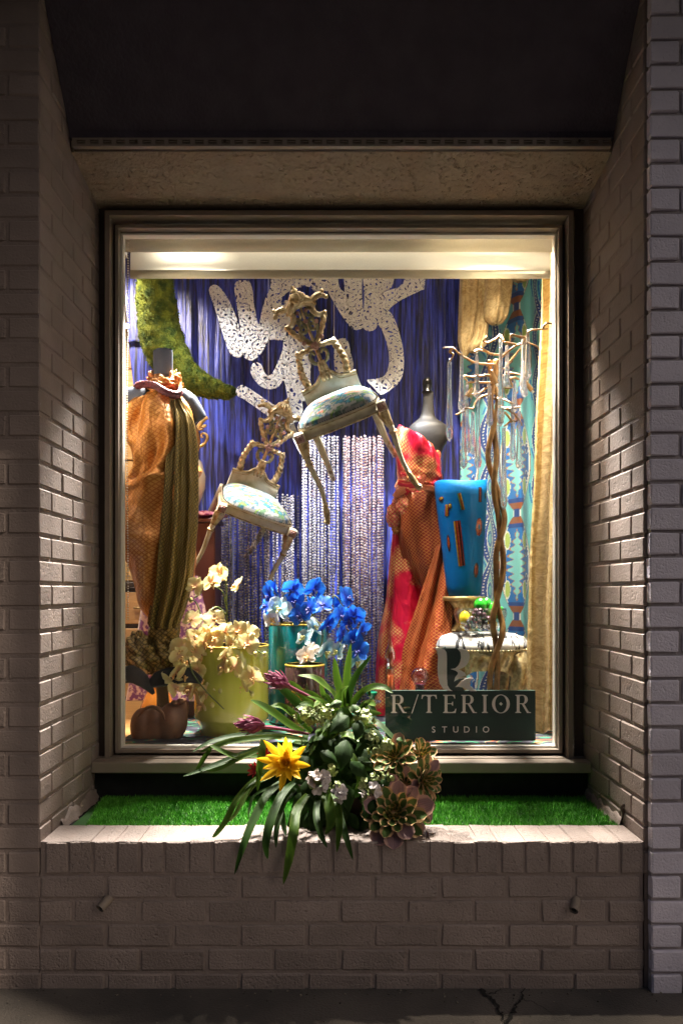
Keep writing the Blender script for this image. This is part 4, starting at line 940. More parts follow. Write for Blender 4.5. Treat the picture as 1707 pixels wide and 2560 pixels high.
M_olive = brocade('olive_brocade', (.10,.065,.010), (.28,.19,.045), 80, .14, 35, .42, .3)
M_oliveg = brocade('olive_brocade_gathered', (.11,.07,.012), (.30,.20,.05), 82, .15, 40, .42, .3)
M_rope = mat('maroon_cord', (.16,.025,.03), (.05,.008,.012), rough=.6, scale=90)
M_bust = mat('slate_fabric', (.055,.065,.095), (.065,.075,.105), rough=.55, scale=300, bump=.05)
m1 = thing('draped_mannequin', 'headless mannequin wrapped in rust and olive gold brocade, at the left of the window', 'mannequin', None, P(400,1860,.80))
m1.location = (0,0,0); Y1 = .83
mb = loft([(940,384,432),(880,390,433)], Y1, .95, 32, 6); vt = P(411,877,Y1); mb.lathe([(.0001,.004),(M(21,Y1),.002)], (vt.x,Y1,vt.z), 32); mb.obj('neck_cap', M_bust, m1)
mb = MB(); mb.tube(smooth_path([P(450,985,Y1), P(470,1005,Y1+.01), P(488,1030,Y1+.015), P(501,1050,Y1+.02)], 6), lerp_list([.028,.038,.034,.028], 19), 24); mb.obj('shoulder', M_bust, m1)
mb = MB(); mb.tube(smooth_path([P(372,1000,Y1+.01), P(340,996,Y1+.02), P(296,1008,Y1+.05), P(270,1015,Y1+.06)], 6), lerp_list([.05,.046,.044,.042], 19), 24); mb.obj('shoulder', M_bust, m1)
R1 = smooth_rows([(975,388,432),(990,362,450),(1003,340,458),(1020,325,468),(1045,316,478),(1075,313,486),(1107,324,488),(1139,333,489),(1168,340,490),(1187,331,491),(1205,320,491),(1240,315,491),(1300,314,490),(1383,317,484),(1420,324,479),(1459,334,474),(1517,349,458),(1545,372,440),(1562,384,428)])
def f1(a, v, py):
    s = math.sin; front = max(0, s(a)); t_ = a
    up = math.exp(-((py-1060)/75)**2); wa = math.exp(-((py-1165)/45)**2); lo = 1/(1+math.exp(-(py-1200)/15))
    f = .030*up*s(t_*5+ (py-1000)/55)+.016*up*s(t_*9-(py-980)/40)
    f += wa*(.020*s(t_*7-(py)/22)+.012*s(t_*13-py/17))
    f += lo*(.016*s(t_*3+py/70)+.010*s(t_*6-py/30)+.014*s(py/38+t_*1.5)*math.exp(-((py-1300)/120)**2))
    f += .016*math.exp(-((py-(1200-24*math.cos(a)))/10)**2)-.010*math.exp(-((py-(1182-24*math.cos(a)))/9)**2)
    return f+.004*noise.noise((a*3,py*.03,1))
loft(R1, Y1, .80, 110, 190, f1).obj('brocade_wrap', M_rust, m1)
# the front sash, thrown down from the neck
RS = smooth_rows([(990,428,448),(1020,428,462),(1051,427,480),(1107,421,489),(1163,417,491),(1268,409,492),(1383,398,485),(1459,392,476),(1517,384,460),(1555,378,445),(1570,384,440)])
def fs_(a, v, py): return .014*math.sin(a*9+.4*math.sin(py/90))*min(1,(py-970)/120)+.006*math.sin(a*17+py/200)
loft(RS, Y1-.055, 1.15, 90, 160, fs_, maxd=.075, us=1.3).obj('olive_sash', M_olive, m1)
# twisted neckcloth and cord
def lump(c, rx, ry, rz, amp, fr, m, par, name, seed, n=60, k=40, ph=0):
    mb = MB()
    def fn(i, j):
        a = 2*PI*i/n; b_ = PI*(j/(k-1)-.5); d = Vector((math.cos(b_)*math.cos(a), math.cos(b_)*math.sin(a), math.sin(b_)))
        w = amp*(abs(math.sin(a*fr/2+ph+d.z*2.5+1.2*noise.noise(d*2+Vector((seed,0,0)))))-.5)+amp*.8*noise.noise(d*3.2+Vector((seed,3,0)))
        r = 1+w; return ((c[0]+d.x*rx*r, c[1]+d.y*ry*r, c[2]+d.z*rz*r), (a*rx*.8, d.z*rz))
    mb.grid(n, k, fn, True); return mb.obj(name, m, par)
c = P(413,968,Y1-.015); lump(c, .062, .060, .030, .30, 9, M_rust, m1, 'gathered_neck', 3)
lump(P(388,952,Y1), .028,.03,.036,.4,6,M_rustd,m1,'gathered_neck',8); lump(P(437,958,Y1-.01), .024,.03,.040,.4,6,M_rustd,m1,'gathered_neck',11)
cd = [P(a,b_,Y1+d_) for a,b_,d_ in ((338,978,.03),(352,967,-.03),(385,968,-.085),(415,985,-.10),(440,993,-.085),(452,985,-.05),(446,972,.0))]
for dz, ph in ((0,0),(.012,1.5)):
    MB().tube([q+Vector((0,-.006,dz)) for q in smooth_path(cd, 10)], .0085, 10, twist=420, ridge=.22).obj('cord', M_rope, m1)
# bottom knot
lump(P(412,1582,Y1-.03), .058,.07,.068,.16,4,M_oliveg,m1,'knot',21); lump(P(368,1640,Y1-.04), .085,.075,.062,.22,5,M_oliveg,m1,'knot',5,ph=.7); lump(P(418,1640,Y1-.06), .052,.055,.075,.30,6,M_oliveg,m1,'knot',14)
lump(P(345,1618,Y1-.07), .045,.04,.055,.28,5,M_oliveg,m1,'knot',33)
mb = MB(); mb.tube(smooth_path([P(408,1655,Y1-.03), P(404,1715,Y1-.03), P(410,1760,Y1-.04), P(418,1795,Y1-.05)], 6), lerp_list([.036,.024,.020,.018], 19), 20, ridge=.12, nr=3, flat=.6); mb.obj('sash_tail', M_oliveg, m1)
mb = MB(); mb.tube([P(405,1600,Y1+.02), P(405,1858,Y1+.02)], .02, 14); mb.obj('stand_pole', M_darkw, m1)
bw = MB()
for pts, rr in (([(300,1690),(330,1686),(355,1700),(375,1722),(385,1735)],[.030,.034,.028,.014,.006]), ([(372,1716),(395,1700),(430,1690),(470,1688),(505,1704)],[.008,.03,.034,.03,.01])):
    q = smooth_path([P(a,b_,Y1-.11) for a,b_ in pts], 6); bw.tube(q, lerp_list(rr, len(q)), 16, flat=.25)
bw.obj('black_ribbon', mat('black_felt', (.012,.011,.012), rough=.8, sheen=.3), m1)
# carved wooden animal it stands on
wa = thing('carved_wooden_figure', 'rounded brown carved wooden animal with raised snout, on the carpet at the lower left', 'carving'); M_carv = mat('carved_brown_wood', (.15,.06,.025), (.25,.11,.05), rough=.45, scale=18, detail=6, bump=.15)
yw = .76; me_ = MB()
for (a,b_,rx,rz) in ((357,1816,31,47),(391,1818,30,54),(428,1812,34,56),(450,1800,20,42),(461,1770,13,26)):
    c = P(a,b_,yw); me_.ball(c, M(rx,yw), 24, 16, rz=M(rz,yw), ry=M(rx*1.1,yw))
o_ = me_.obj('body', M_carv, wa)
mo = o_.modifiers.new('r','REMESH'); mo.mode = 'VOXEL'; mo.voxel_size = .006
ms_ = o_.modifiers.new('s','SMOOTH'); ms_.iterations = 7; ms_.factor = .6
dg = bpy.context.evaluated_depsgraph_get(); dg.update(); nm = bpy.data.meshes.new_from_object(o_.evaluated_get(dg)); o_.modifiers.clear(); nm.name = 'body'; o_.data = nm
nm.polygons.foreach_set('use_smooth', [True]*len(nm.polygons))
zmin = min(v.co.z for v in nm.vertices)
mb = MB(); q = smooth_path([P(346,1792,yw-.075), P(364,1772,yw-.088), P(385,1768,yw-.095), P(404,1780,yw-.095), P(412,1800,yw-.085)], 6); mb.tube(q, lerp_list([.003,.006,.008,.007,.003], len(q)), 10, flat=.6); mb.obj('curled_tail', M_carv, wa)
mb = MB(); mb.ball(P(455,1752,yw-.01), .018, 12, 8, rz=.012); mb.ball(P(438,1757,yw-.02), .016, 12, 8, rz=.011); mb.obj('snout', M_carv, wa)
# second figure ------------------------------------------------------
M_dbust = mat('charcoal_fabric', (.020,.019,.019), (.027,.025,.025), rough=.55, spec=.35, scale=200, bump=.03)
M_red = brocade('red_brocade', (.48,.006,.03), (.70,.42,.14), 92, .13, 45, .32, .4, patch=.05)
M_redp = brocade('red_brocade_plain', (.50,.008,.05), (.60,.30,.12), 85, .10, 45, .32, .3)
M_goldc = brocade('copper_gold_brocade', (.58,.28,.07), (.24,.022,.008), 95, .045, 48, .34, .35)
Y2 = 1.28
m2 = thing('draped_mannequin', 'headless charcoal mannequin in a crimson and gold brocade gown, right of the middle', 'mannequin')
def lo(rows, ratio, m, name, fold=None, yoff=0, n=72, k=90, par=m2, maxd=None, y=Y2): return loft(smooth_rows(rows), y, ratio, n, k, fold, yoff, maxd=maxd).obj(name, m, par)
lo([(980,1056,1083),(1000,1056,1083),(1020,1055,1084),(1040,1050,1087),(1050,1042,1094),(1062,1028,1112),(1075,1020,1119),(1095,1018,1121),(1130,1020,1104),(1180,1022,1092)], .62, M_dbust, 'torso')
mb = MB(); c = P(1067,960,Y2); mb.lathe([(.0001,.02),(.020,.018),(.022,0),(.020,-.030),(.024,-.034),(.024,-.040)], (c.x,Y2,c.z), 20); mb.tube([c+Vector((.0,-.022,.008)), c+Vector((0,.012,.008))], .016, 16); mb.ball(c+Vector((-.004,-.028,.004)), .007, 10, 8); mb.obj('neck_fitting', mat('black_iron', (.015,.014,.013), rough=.3, metal=.6), m2)
def f2(a, v, py): return .012*math.sin(a*4+py/28)+.007*math.sin(a*9-py/22)+.010*math.exp(-((py-1215)/22)**2)*math.sin(py/5+a*3)+.004*noise.noise((a*3,py*.05,2))
R2 = [(1095,1000,1090),(1108,994,1096),(1127,990,1100),(1162,988,1102),(1195,992,1102),(1225,990,1106),(1245,988,1106),(1262,992,1104)]
bd = loft(smooth_rows(R2), Y2, .74, 96, 110, f2, -.012)
def neckline(v):                                        # one shoulder: the top edge climbs to the left
    k = max(0.0, 1-(P(0,1095,Y2).z-v[2])/M(110,Y2)); c_ = (v[0]-P(1045,0,Y2).x)/M(48,Y2)
    return (v[0], v[1], v[2]-M(30,Y2)*max(-1.1,min(1.1,c_))*min(1,k)**1.5)
bd.v = [neckline(v) for v in bd.v]; bd.obj('bodice', M_red, m2)
for k_, (p_, rr) in enumerate((([(994,1205),(1020,1212),(1050,1204),(1062,1188)],[.012,.022,.020,.008]), ([(985,1243),(1010,1222),(1040,1228),(1075,1222),(1100,1236)],[.012,.020,.016,.018,.01]), ([(1000,1180),(1030,1196),(1060,1215),(1090,1250)],[.006,.012,.012,.008]))):
    q = smooth_path([P(a,b_,Y2-.085) for a,b_ in p_], 8); MB().tube(q, lerp_list(rr, len(q)), 16, flat=.5, ridge=.1).obj('draped_fold', M_red if k_ != 1 else M_redp, m2)
lump(P(983,1290,Y2-.06), .030,.028,.050,.18,4,M_redp,m2,'bow_loop',6); lump(P(1010,1268,Y2-.085), .036,.02,.038,.18,3,M_redp,m2,'bow_loop',9); lump(P(990,1322,Y2-.05), .018,.018,.022,.35,5,M_rustd,m2,'bow_loop',19)
def f3(a, v, py): return .009*math.sin(a*4-py/34)+.005*math.sin(a*9+py/55)+.008*math.exp(-((py-1260)/15)**2)*math.sin(a*14)
lo([(1238,990,1104),(1262,984,1112),(1300,986,1118),(1360,994,1120),(1410,1010,1112),(1450,1032,1096),(1480,1052,1072)], .72, M_goldc, 'hip_wrap', f3, -.03, 96, 90, maxd=.085)
for x0_, x1_, yy in ((1030,1046,1300),):
    q = smooth_path([P(x0_,1250,Y2-.10), P((x0_+x1_)/2,1275,Y2-.115), P(x1_,yy,Y2-.112)], 6); MB().tube(q, lerp_list([.010,.014,.012], len(q)), 14, flat=.3, ridge=.10, nr=3).obj('sash_end', M_goldc, m2)
def f4(a, v, py): return .030*math.sin(a*5+py/160)*min(1,.25+v)+.012*math.sin(a*11+py/120)
lo([(1240,990,1100),(1300,984,1110),(1417,975,1118),(1500,970,1125),(1545,962,1130),(1590,954,1134),(1650,949,1140),(1786,944,1150)], .55, M_red, 'skirt', f4, 0, 110, 110, maxd=.11)
def f5(a, v, py): return (.034*math.sin(a*4-py/95)+.016*math.sin(a*9-py/60)+.004*noise.noise((a*4,py*.03,5)))*min(1, .3+v)
lo([(1325,1096,1116),(1370,1084,1122),(1420,1070,1126),(1467,1056,1128),(1520,1042,1132),(1560,1030,1136),(1620,1012,1142),(1680,998,1148),(1786,975,1156)], .75, M_goldc, 'train', f5, -.085, 110, 120, maxd=.11)
# ------------------------------------------------------------------ glazed vases
def glaze(name, a, b, rough=.08, stretch=(1,1,.08), scale=30, metal=0): return mat(name, a, b, rough=rough, scale=scale, stretch=stretch, coat=.7, metal=metal, bump=.04)
M_lime = glaze('lime_glaze', (.44,.45,.06), (.52,.53,.10), .16); M_teal = glaze('teal_glaze', (.004,.11,.13), (.008,.17,.18)); M_umber = glaze('umber_glaze', (.022,.010,.012), (.05,.025,.024)); M_gin = mat('gilt_lining', (.55,.38,.06), (.42,.30,.05), rough=.3, metal=.6, scale=30)
M_soil = mat('bark_chips', (.05,.03,.015), (.16,.11,.05), rough=.9, scale=70, bump=1)
def vase(label, pxl, pxr, pyt, y, m, foot=False, mi=M_gin):
    c = P((pxl+pxr)/2, pyt, y); r = M((pxr-pxl)/2, y); z0 = FZ+.0085; H = c.z-z0
    t = thing('cylinder_vase', label, 'vase', 'glazed cylinder vases', (c.x,y,z0))
    mb = MB(); pr = [(r*.8,0),(r*.86,.002)]+([(r*.86,.03),(r*.98,.055),(r,.065)] if foot else [(r*.97,.004),(r,.012)])
    pr += [(r,H*.5),(r,H-.004),(r-.003,H)]; mb.lathe(pr+[(r-.008,H)], seg=64); mb.obj('vase_wall', m, t)
    mb = MB(); mb.lathe([(r-.008,H),(r-.010,H-.004),(r-.011,H-.09),(.0001,H-.09)], seg=64); mb.obj('lining', mi, t)
    mb = MB(); mb.lathe([(r+.0006,H-.006),(r+.0008,H-.001),(r-.004,H+.0015),(r-.009,H-.001),(r-.0105,H-.005)], seg=64); mb.obj('rim', mi, t)
    return c, r, z0
v1 = vase('large lime green glazed cylinder vase full of cream orchids', 487, 672, 1612, .86, M_lime, True)
v2 = vase('tall teal glazed cylinder vase with the blue orchids', 672, 818, 1558, 1.10, M_teal)
v3 = vase('dark brown glazed cylinder vase with gilt rim, lowest of the three', 712, 812, 1660, .90, M_umber)
for (c, r, z0), nm, lb, dz in ((v1,'bark_mulch','bark mulch inside the lime green vase',.035),(v2,'moss_mulch','yellow green moss filling inside the teal vase',.012)):
    mb = MB(); mb.grid(30, 12, lambda i, j: ((c.x+(r-.013)*(j/11)*math.cos(2*PI*i/30), c.y+(r-.013)*(j/11)*math.sin(2*PI*i/30), c.z-dz+.012*noise.noise((i*.9,j*.9,r*9))), (0,0)), True)
    tag(mb.obj(nm, M_soil if dz > .02 else mat('yellow_moss', (.35,.36,.03), (.55,.50,.06), rough=.9, scale=60, bump=1)), lb, 'mulch')
# ------------------------------------------------------------------ orchids
def petal_mesh(name, m, L, W, cup=.25, ruffle=.06, tip=1.0, n=7, k=7):
    mb = MB()
    def fn(i, j):
        u = i/(n-1)*2-1; v = j/(k-1); w_ = W*interp(v, [(0,.22),(.15,.62),(.35,.93),(.55,1),(.75,.92),(.9,.62),(1,.18)])
        x = u*w_; y = L*v+ -abs(u)*.05*L*v; z = cup*L*(v*v*.6)-cup*W*u*u*.8+ruffle*L*math.sin(u*5+v*4)*v
        return ((x, y, z), (i/(n-1), v))
    mb.grid(n, k, fn); return mb.mesh(name, m)
def orchid_meshes(mp, ml):
    mb = MB()
    for a in (0, 2.25, -2.25):                    # three sepals
        s_ = petal_mesh('tmp', None, .042, .0125, .10); R = Matrix.Rotation(a, 4, 'Z')
        mb.add([R @ v.co for v in s_.vertices], [tuple(p.vertices) for p in s_.polygons], [(0,0)]*0 or [tuple(x) for x in petal_uv(s_)]); bpy.data.meshes.remove(s_)
    sep = mb.mesh('flower', mp); pet = petal_mesh('petal', mp, .042, .0235, .12, .05)
    mb = MB(); mb.ball((0,-.010,.010), .0055, 8, 6, rz=.009); mb.ball((.006,-.005,.012), .0045, 7, 5); mb.ball((-.006,-.005,.012), .0045, 7, 5); mb.tube([(0,-.010,.008),(0,-.019,.014),(0,-.024,.020)], [.005,.004,.0015], 7)
    lip = mb.mesh('lip', ml); return sep, pet, lip
def petal_uv(me):
    l = me.uv_layers[0].data; uv = [(0,0)]*len(me.vertices)
    for lp_, d in zip(me.loops, l): uv[lp_.vertex_index] = tuple(d.uv)
    return uv
def petal_mat(name, inner, mid, edge, trans=.35):
    m = bpy.data.materials.new(name); t, N, L, B = nodes(m)
    tc = N.new('ShaderNodeTexCoord'); sx = N.new('ShaderNodeSeparateXYZ'); L.new(tc.outputs['UV'], sx.inputs[0])
    wv = N.new('ShaderNodeMath'); wv.operation = 'MULTIPLY'; wv.inputs[1].default_value = 42; L.new(sx.outputs[0], wv.inputs[0]); sn = N.new('ShaderNodeMath'); sn.operation = 'SINE'; L.new(wv.outputs[0], sn.inputs[0])
    ad = N.new('ShaderNodeMath'); ad.operation = 'MULTIPLY_ADD'; ad.inputs[1].default_value = .05; L.new(sn.outputs[0], ad.inputs[0]); L.new(sx.outputs[1], ad.inputs[2])
    r = N.new('ShaderNodeValToRGB'); e = r.color_ramp.elements; e[0].position = .05; e[1].position = .95; e[0].color = (*inner,1); e[1].color = (*edge,1); k = e.new(.45); k.color = (*mid,1); L.new(ad.outputs[0], r.inputs[0])
    L.new(r.outputs[0], B.inputs['Base Color']); B.inputs['Roughness'].default_value = .5
    tr = N.new('ShaderNodeBsdfTranslucent'); L.new(r.outputs[0], tr.inputs[0]); mx = N.new('ShaderNodeMixShader'); mx.inputs[0].default_value = trans
    L.new(B.outputs[0], mx.inputs[1]); L.new(tr.outputs[0], mx.inputs[2]); L.new(mx.outputs[0], N['Material Output'].inputs[0]); return m
M_oy = petal_mat('cream_petal', (.70,.42,.27), (.74,.60,.27), (.78,.71,.38)); M_ob = petal_mat('blue_petal', (.01,.03,.36), (.012,.12,.72), (.03,.25,.85)); M_ol = petal_mat('pale_blue_petal', (.10,.36,.55), (.42,.66,.74), (.72,.80,.82)); M_ow = petal_mat('white_petal', (.75,.55,.38), (.80,.74,.68), (.82,.80,.76))
M_lipy = mat('lip_yellow', (.74,.52,.16), (.62,.30,.16), rough=.4, scale=200); M_lipb = mat('lip_navy', (.02,.02,.14), (.04,.06,.30), rough=.4, scale=200); M_lipw = mat('lip_green', (.45,.5,.12), (.6,.5,.25), rough=.4, scale=200)
M_stem = mat('orchid_stem', (.06,.10,.02), (.12,.14,.035), rough=.5, scale=50); M_bud = mat('orchid_bud', (.38,.38,.10), (.5,.42,.16), rough=.5, scale=90)
OM = {'y': orchid_meshes(M_oy, M_lipy), 'b': orchid_meshes(M_ob, M_lipb), 'l': orchid_meshes(M_ol, M_lipw), 'w': orchid_meshes(M_ow, M_lipy)}
def orchid(label, base, flowers, stems, buds, group='orchids'):
    t = thing('orchid_plant', label, 'orchid', group)
    for pts in stems: q = smooth_path(pts, 6); MB().tube(q, lerp_list([.0035,.0028,.0018], len(q)), 7).obj('stem', M_stem, t)
    for b_ in buds: MB().ball(b_, .0085, 9, 7, rz=.011).obj('bud', M_bud, t)
    rr = random.Random(len(flowers)*7)
    for (px, py, y, kind, s, yaw, pitch, roll) in flowers:
        sep, pet, lip = OM[kind]; c = P(px, py, y)
        nrm = Vector((math.sin(yaw)*math.cos(pitch), -math.cos(yaw)*math.cos(pitch), math.sin(pitch)))
        f = link('flower', sep, t); f.matrix_world = frame(c, nrm, (0,0,1), roll, s)
        for sg in (-1,1):
            p_ = link('petal', pet, f); p_.matrix_local = Matrix.Translation((0,0,.002)) @ Matrix.Rotation(-sg*(1.22+rr.uniform(-.12,.12)), 4, 'Z') @ Matrix.Rotation(rr.uniform(-.15,.35), 4, 'X')
        link('lip', lip, f)
    return t
rr = random.Random(31)
def fl(lst, x0, y0, s, yr, kind=None, size=.72):
    out = []
    for a in lst:
        k = a[2] if len(a) > 2 else kind; out.append((x0+a[0]*s, y0+a[1]*s, yr[0]+rr.random()*(yr[1]-yr[0]), k, size*rr.uniform(.85,1.12), rr.uniform(-1.15,1.15), rr.uniform(-.6,.6), rr.uniform(-.6,.6)))
    return out
yel = fl([(780,340),(935,290),(1010,205),(1190,330),(755,660),(965,660),(770,840),(905,800),(1070,770),(1200,770),(1310,800),(1290,900),(640,950),(755,950),(950,930),(1060,1010),(1180,1000),(1250,1060),(1060,1130),(700,1080),(800,1150),(600,1160),(680,1200),(610,1240),(850,1250),(580,1330),(740,1350),(900,1370),(1080,1280),(1200,1200),(1340,1220),(1230,1310),(830,1480),(870,880),(1170,1120),(620,1020),(900,1440),(700,1330),(560,1210),(840,1010),(980,840),(1120,900)], 290, 1380, .2551, (.70,.80), 'y', 1.1)
def st(pp, y, s=.2551, x0=290, y0=1380): return [P(x0+a*s, y0+b_*s, y+d_) for a, b_, d_ in pp]
orchid('cream yellow orchids with many blooms spilling over the lime green vase', v1[0], yel,
  [st([(1070,1000,.1),(1085,700,.06),(1085,400,.0),(1060,240,-.05),(980,220,-.08)],.84), st([(1085,560,.05),(1050,400,-.02),(960,330,-.08)],.84), st([(1085,620,.05),(980,540,0),(850,660,-.06),(840,760,-.08)],.84), st([(850,660,-.06),(760,650,-.09)],.84), st([(1080,960,.1),(960,860,0),(820,800,-.08),(850,920,-.10)],.86), st([(1080,960,.1),(1200,880,-.02),(1330,880,-.1),(1390,970,-.12),(1470,1000,-.12)],.86), st([(1060,960,.1),(920,900,-.02),(700,1010,-.12),(590,1100,-.14)],.86), st([(1090,960,.1),(1080,1100,-.1),(1150,1220,-.13),(1290,1340,-.12),(1330,1400,-.12)],.86), st([(700,1010,-.12),(760,1200,-.15),(900,1380,-.15),(1060,1540,-.15)],.86), st([(850,660,-.06),(790,500,-.06),(735,470,-.06)],.84), st([(770,450,-.06),(840,390,-.06),(760,340,-.06)],.84)],
  st([(1370,1000,-.12),(1460,1000,-.12),(1025,1360,-.14),(1335,1390,-.12),(945,1500,-.15),(1100,1180,-.13),(735,470,-.06)],.86))
blu = fl([(180,290,'b'),(245,215,'b'),(480,215,'b'),(495,370,'b'),(760,220,'b'),(710,470,'b'),(870,430,'b'),(1110,400,'b'),(1170,330,'b'),(1210,640,'b'),(930,680,'b'),(1120,820,'b'),(1250,880,'b'),(1380,760,'b'),(1345,1030,'b'),(1100,560,'b'),(1280,560,'b'),(310,470,'l'),(180,610,'w'),(580,560,'b'),(760,720,'l'),(650,850,'l'),(910,1010,'l'),(1080,1030,'l'),(1300,1150,'l'),(150,440,'b')], 640, 1430, .1913, (.92,1.0), None, 1.2)
S6 = dict(s=.1913, x0=640, y0=1430)
orchid('vivid blue and pale blue orchids arching out of the teal vase', v2[0], blu,
  [st([(330,700,.1),(320,450,.0),(300,330,-.08),(220,260,-.12)],1.08,**S6), st([(345,700,.1),(340,400,.0),(420,270,-.08),(480,230,-.12)],1.08,**S6), st([(620,700,.1),(640,500,0),(720,420,-.1),(800,260,-.13)],1.08,**S6), st([(640,700,.1),(760,540,-.02),(960,350,-.1),(1060,330,-.12),(1180,560,-.13),(1260,760,-.13),(1340,980,-.13)],1.08,**S6), st([(640,700,.1),(740,590,-.05),(860,760,-.13),(850,960,-.14),(790,1040,-.14)],1.08,**S6), st([(960,540,-.1),(1060,560,-.12),(1140,760,-.13),(1090,1000,-.14)],1.08,**S6)], [])
orchid('single white orchid bloom leaning on the gilt rim of the dark vase', v3[0], [(766,1640,.86,'w',1.0,-.2,.15,.25),(782,1622,.87,'w',.7,.5,.3,-.3)], [st([(700,1240,.0),(715,1150,-.03),(720,1100,-.04)],.90,**S6)], [])
# ------------------------------------------------------------------ stool, compote, tall blue vase, bowl of glass fruit
def zebra_mat():
    m = bpy.data.materials.new('zebra_hide'); t, N, L, B = nodes(m)
    g = N.new('ShaderNodeNewGeometry'); mp = N.new('ShaderNodeMapping'); mp.inputs['Rotation'].default_value = (0,0,.35); mp.inputs['Scale'].default_value = (30,8,9); L.new(g.outputs['Position'], mp.inputs[0])
    n = N.new('ShaderNodeTexNoise'); n.inputs['Scale'].default_value = 1.0; n.inputs['Detail'].default_value = 2; n.inputs['Distortion'].default_value = 1.2; L.new(mp.outputs[0], n.inputs['Vector'])
    r = N.new('ShaderNodeValToRGB'); e = r.color_ramp.elements; e[0].position = .455; e[1].position = .475; e[0].color = (.012,.011,.011,1); e[1].color = (.70,.67,.61,1); L.new(n.outputs['Fac'], r.inputs[0]); L.new(r.outputs[0], B.inputs['Base Color']); B.inputs['Roughness'].default_value = .7; B.inputs['Sheen Weight'].default_value = .4
    n2 = N.new('ShaderNodeTexNoise'); n2.inputs['Scale'].default_value = 260; L.new(g.outputs['Position'], n2.inputs['Vector']); bn = N.new('ShaderNodeBump'); bn.inputs['Strength'].default_value = .5; bn.inputs['Distance'].default_value = .003; L.new(n2.outputs['Fac'], bn.inputs['Height']); L.new(bn.outputs[0], B.inputs['Normal']); return m
M_silvergilt = mat('silver_gilt', (.62,.52,.30), (.34,.27,.14), rough=.34, metal=.8, scale=55, bump=.5, contrast=(.4,.6))
ys = 1.08; sc_ = P(1204,1614,ys); sr = M(114,ys); stl = thing('round_stool', 'round stool with zebra hide seat and gilt carved legs', 'stool', None, (sc_.x,ys,FZ+.008))
zs = sc_.z-FZ-.008
mb = MB(); mb.lathe([(.0001,.060),(sr*.35,.059),(sr*.7,.052),(sr*.88,.040),(sr*.97,.022),(sr,.004),(sr*.985,-.012),(.0001,-.012)][::-1], (0,0,zs), 72, wob=lambda a, z: 1+.008*math.sin(a*5+z*60)); mb.obj('seat_cushion', zebra_mat(), stl)
mb = MB()
for i in range(96): a = 2*PI*i/96; mb.ball((sr*.998*math.cos(a), sr*.998*math.sin(a), zs-.010), .0052, 7, 5)
tag(mb.obj('nail_heads', M_silvergilt, stl), kind='stuff')
mb = MB(); n_ = 160
def apr(i, j):
    a = 2*PI*i/n_; k = j/9; sw = abs(math.sin(a*2)); low = .075+.045*sw**6; z = zs-.016-low*k
    rl = .006*math.sin(a*24+k*5)*math.sin(k*PI)+.009*math.exp(-((math.cos(a*4)-1)/.25)**2)*math.sin(k*PI*3)
    return ((sr*(.95-.06*k)*math.cos(a)+rl*math.cos(a), sr*(.95-.06*k)*math.sin(a)+rl*math.sin(a), z), (0,0))
mb.grid(n_, 10, apr, True); mb.obj('carved_apron', M_silvergilt, stl)
for i in range(4):
    a = PI/4+i*PI/2; d = Vector((math.cos(a), math.sin(a), 0)); e_ = Vector((0,0,1))
    q = smooth_path([d*sr*.86+e_*(zs-.03), d*sr*.98+e_*(zs-.09), d*sr*.86+e_*(zs-.17), d*sr*.68+e_*(zs-.25), d*sr*.80+e_*.02, d*sr*.86+e_*.012], 7)
    lg = MB().tube(q, lerp_list([.034,.040,.030,.020,.018,.014], len(q)), 18, ridge=.14, nr=4, twist=14).obj('leg', M_silvergilt, stl)
    sm = MB()
    for k in range(3):
        sp = [d*(sr*.93)+e_*(zs-.085-k*.03)+Vector((-d.y,d.x,0))*s_*(.018+.010*math.cos(tt))+e_*(.012*math.sin(tt)) for s_ in (1,) for tt in np.linspace(0,5,9)]; sm.tube(sp, .005, 6)
        sp = [d*(sr*.93)+e_*(zs-.085-k*.03)-Vector((-d.y,d.x,0))*(.018+.010*math.cos(tt))+e_*(.012*math.sin(tt)) for tt in np.linspace(0,5,9)]; sm.tube(sp, .005, 6)
    sm.obj('leg_scroll', M_silvergilt, lg)
# compote carrying the vase
yc = 1.13; cc = P(1159,1491,yc); cz0 = sc_.z+.0605; H = cc.z-cz0; R_ = M(54,yc)
cpm = thing('brass_compote', 'fluted brass compote standing on the zebra stool under the blue vase', 'compote', None, (cc.x,yc,cz0))
mb = MB(); mb.lathe([(R_*.62,0),(R_*.60,.012),(R_*.40,.03),(R_*.34,H*.45),(R_*.45,H*.68),(R_*.70,H*.86),(R_*.9,H-.018)], seg=96, wob=lambda a, z: 1+.05*math.sin(a*24)); mb.obj('fluted_foot', M_gold, cpm)
mb = MB(); mb.lathe([(R_*.90,H-.019),(R_,H-.015),(R_*1.0,H-.004),(R_*.96,H),(.0001,H)], seg=64); mb.obj('plate', M_gold, cpm)
M_art = mat('blue_art_glass', (.0,.080,.24), (.001,.105,.30), rough=.5, spec=.12, scale=8, bump=.12, bscale=70, coat=.1, trans=.0)
yv = 1.13; bz = P(0,1490,yv).z+.001; tz = P(0,1206,yv).z; bx0 = P(1160,0,yv).x; tx0 = P(1151,0,yv).x
av = thing('art_glass_vase', 'tall flared blue art glass vase with coloured glass inlays on the brass compote', 'vase', None, (bx0,yv,bz))
prof = [(.0001,0),(38,0),(40,4),(44,25),(48,70),(54,140),(60,200),(64,250),(66,284),(64,285),(63,280)]
def art(i, j):
    r, h = prof[j]; r, h = M(r,yv), h/285*(tz-bz); a = 2*PI*i/72
    return ((r*math.cos(a)+(tx0-bx0)*h/(tz-bz), r*math.sin(a), h+ (.008*math.sin(a*2+1)+.006*math.cos(a) if j >= 7 else 0)), (0,0))
mb = MB(); mb.grid(72, len(prof), art, True); mb.obj('vase_body', M_art, av)
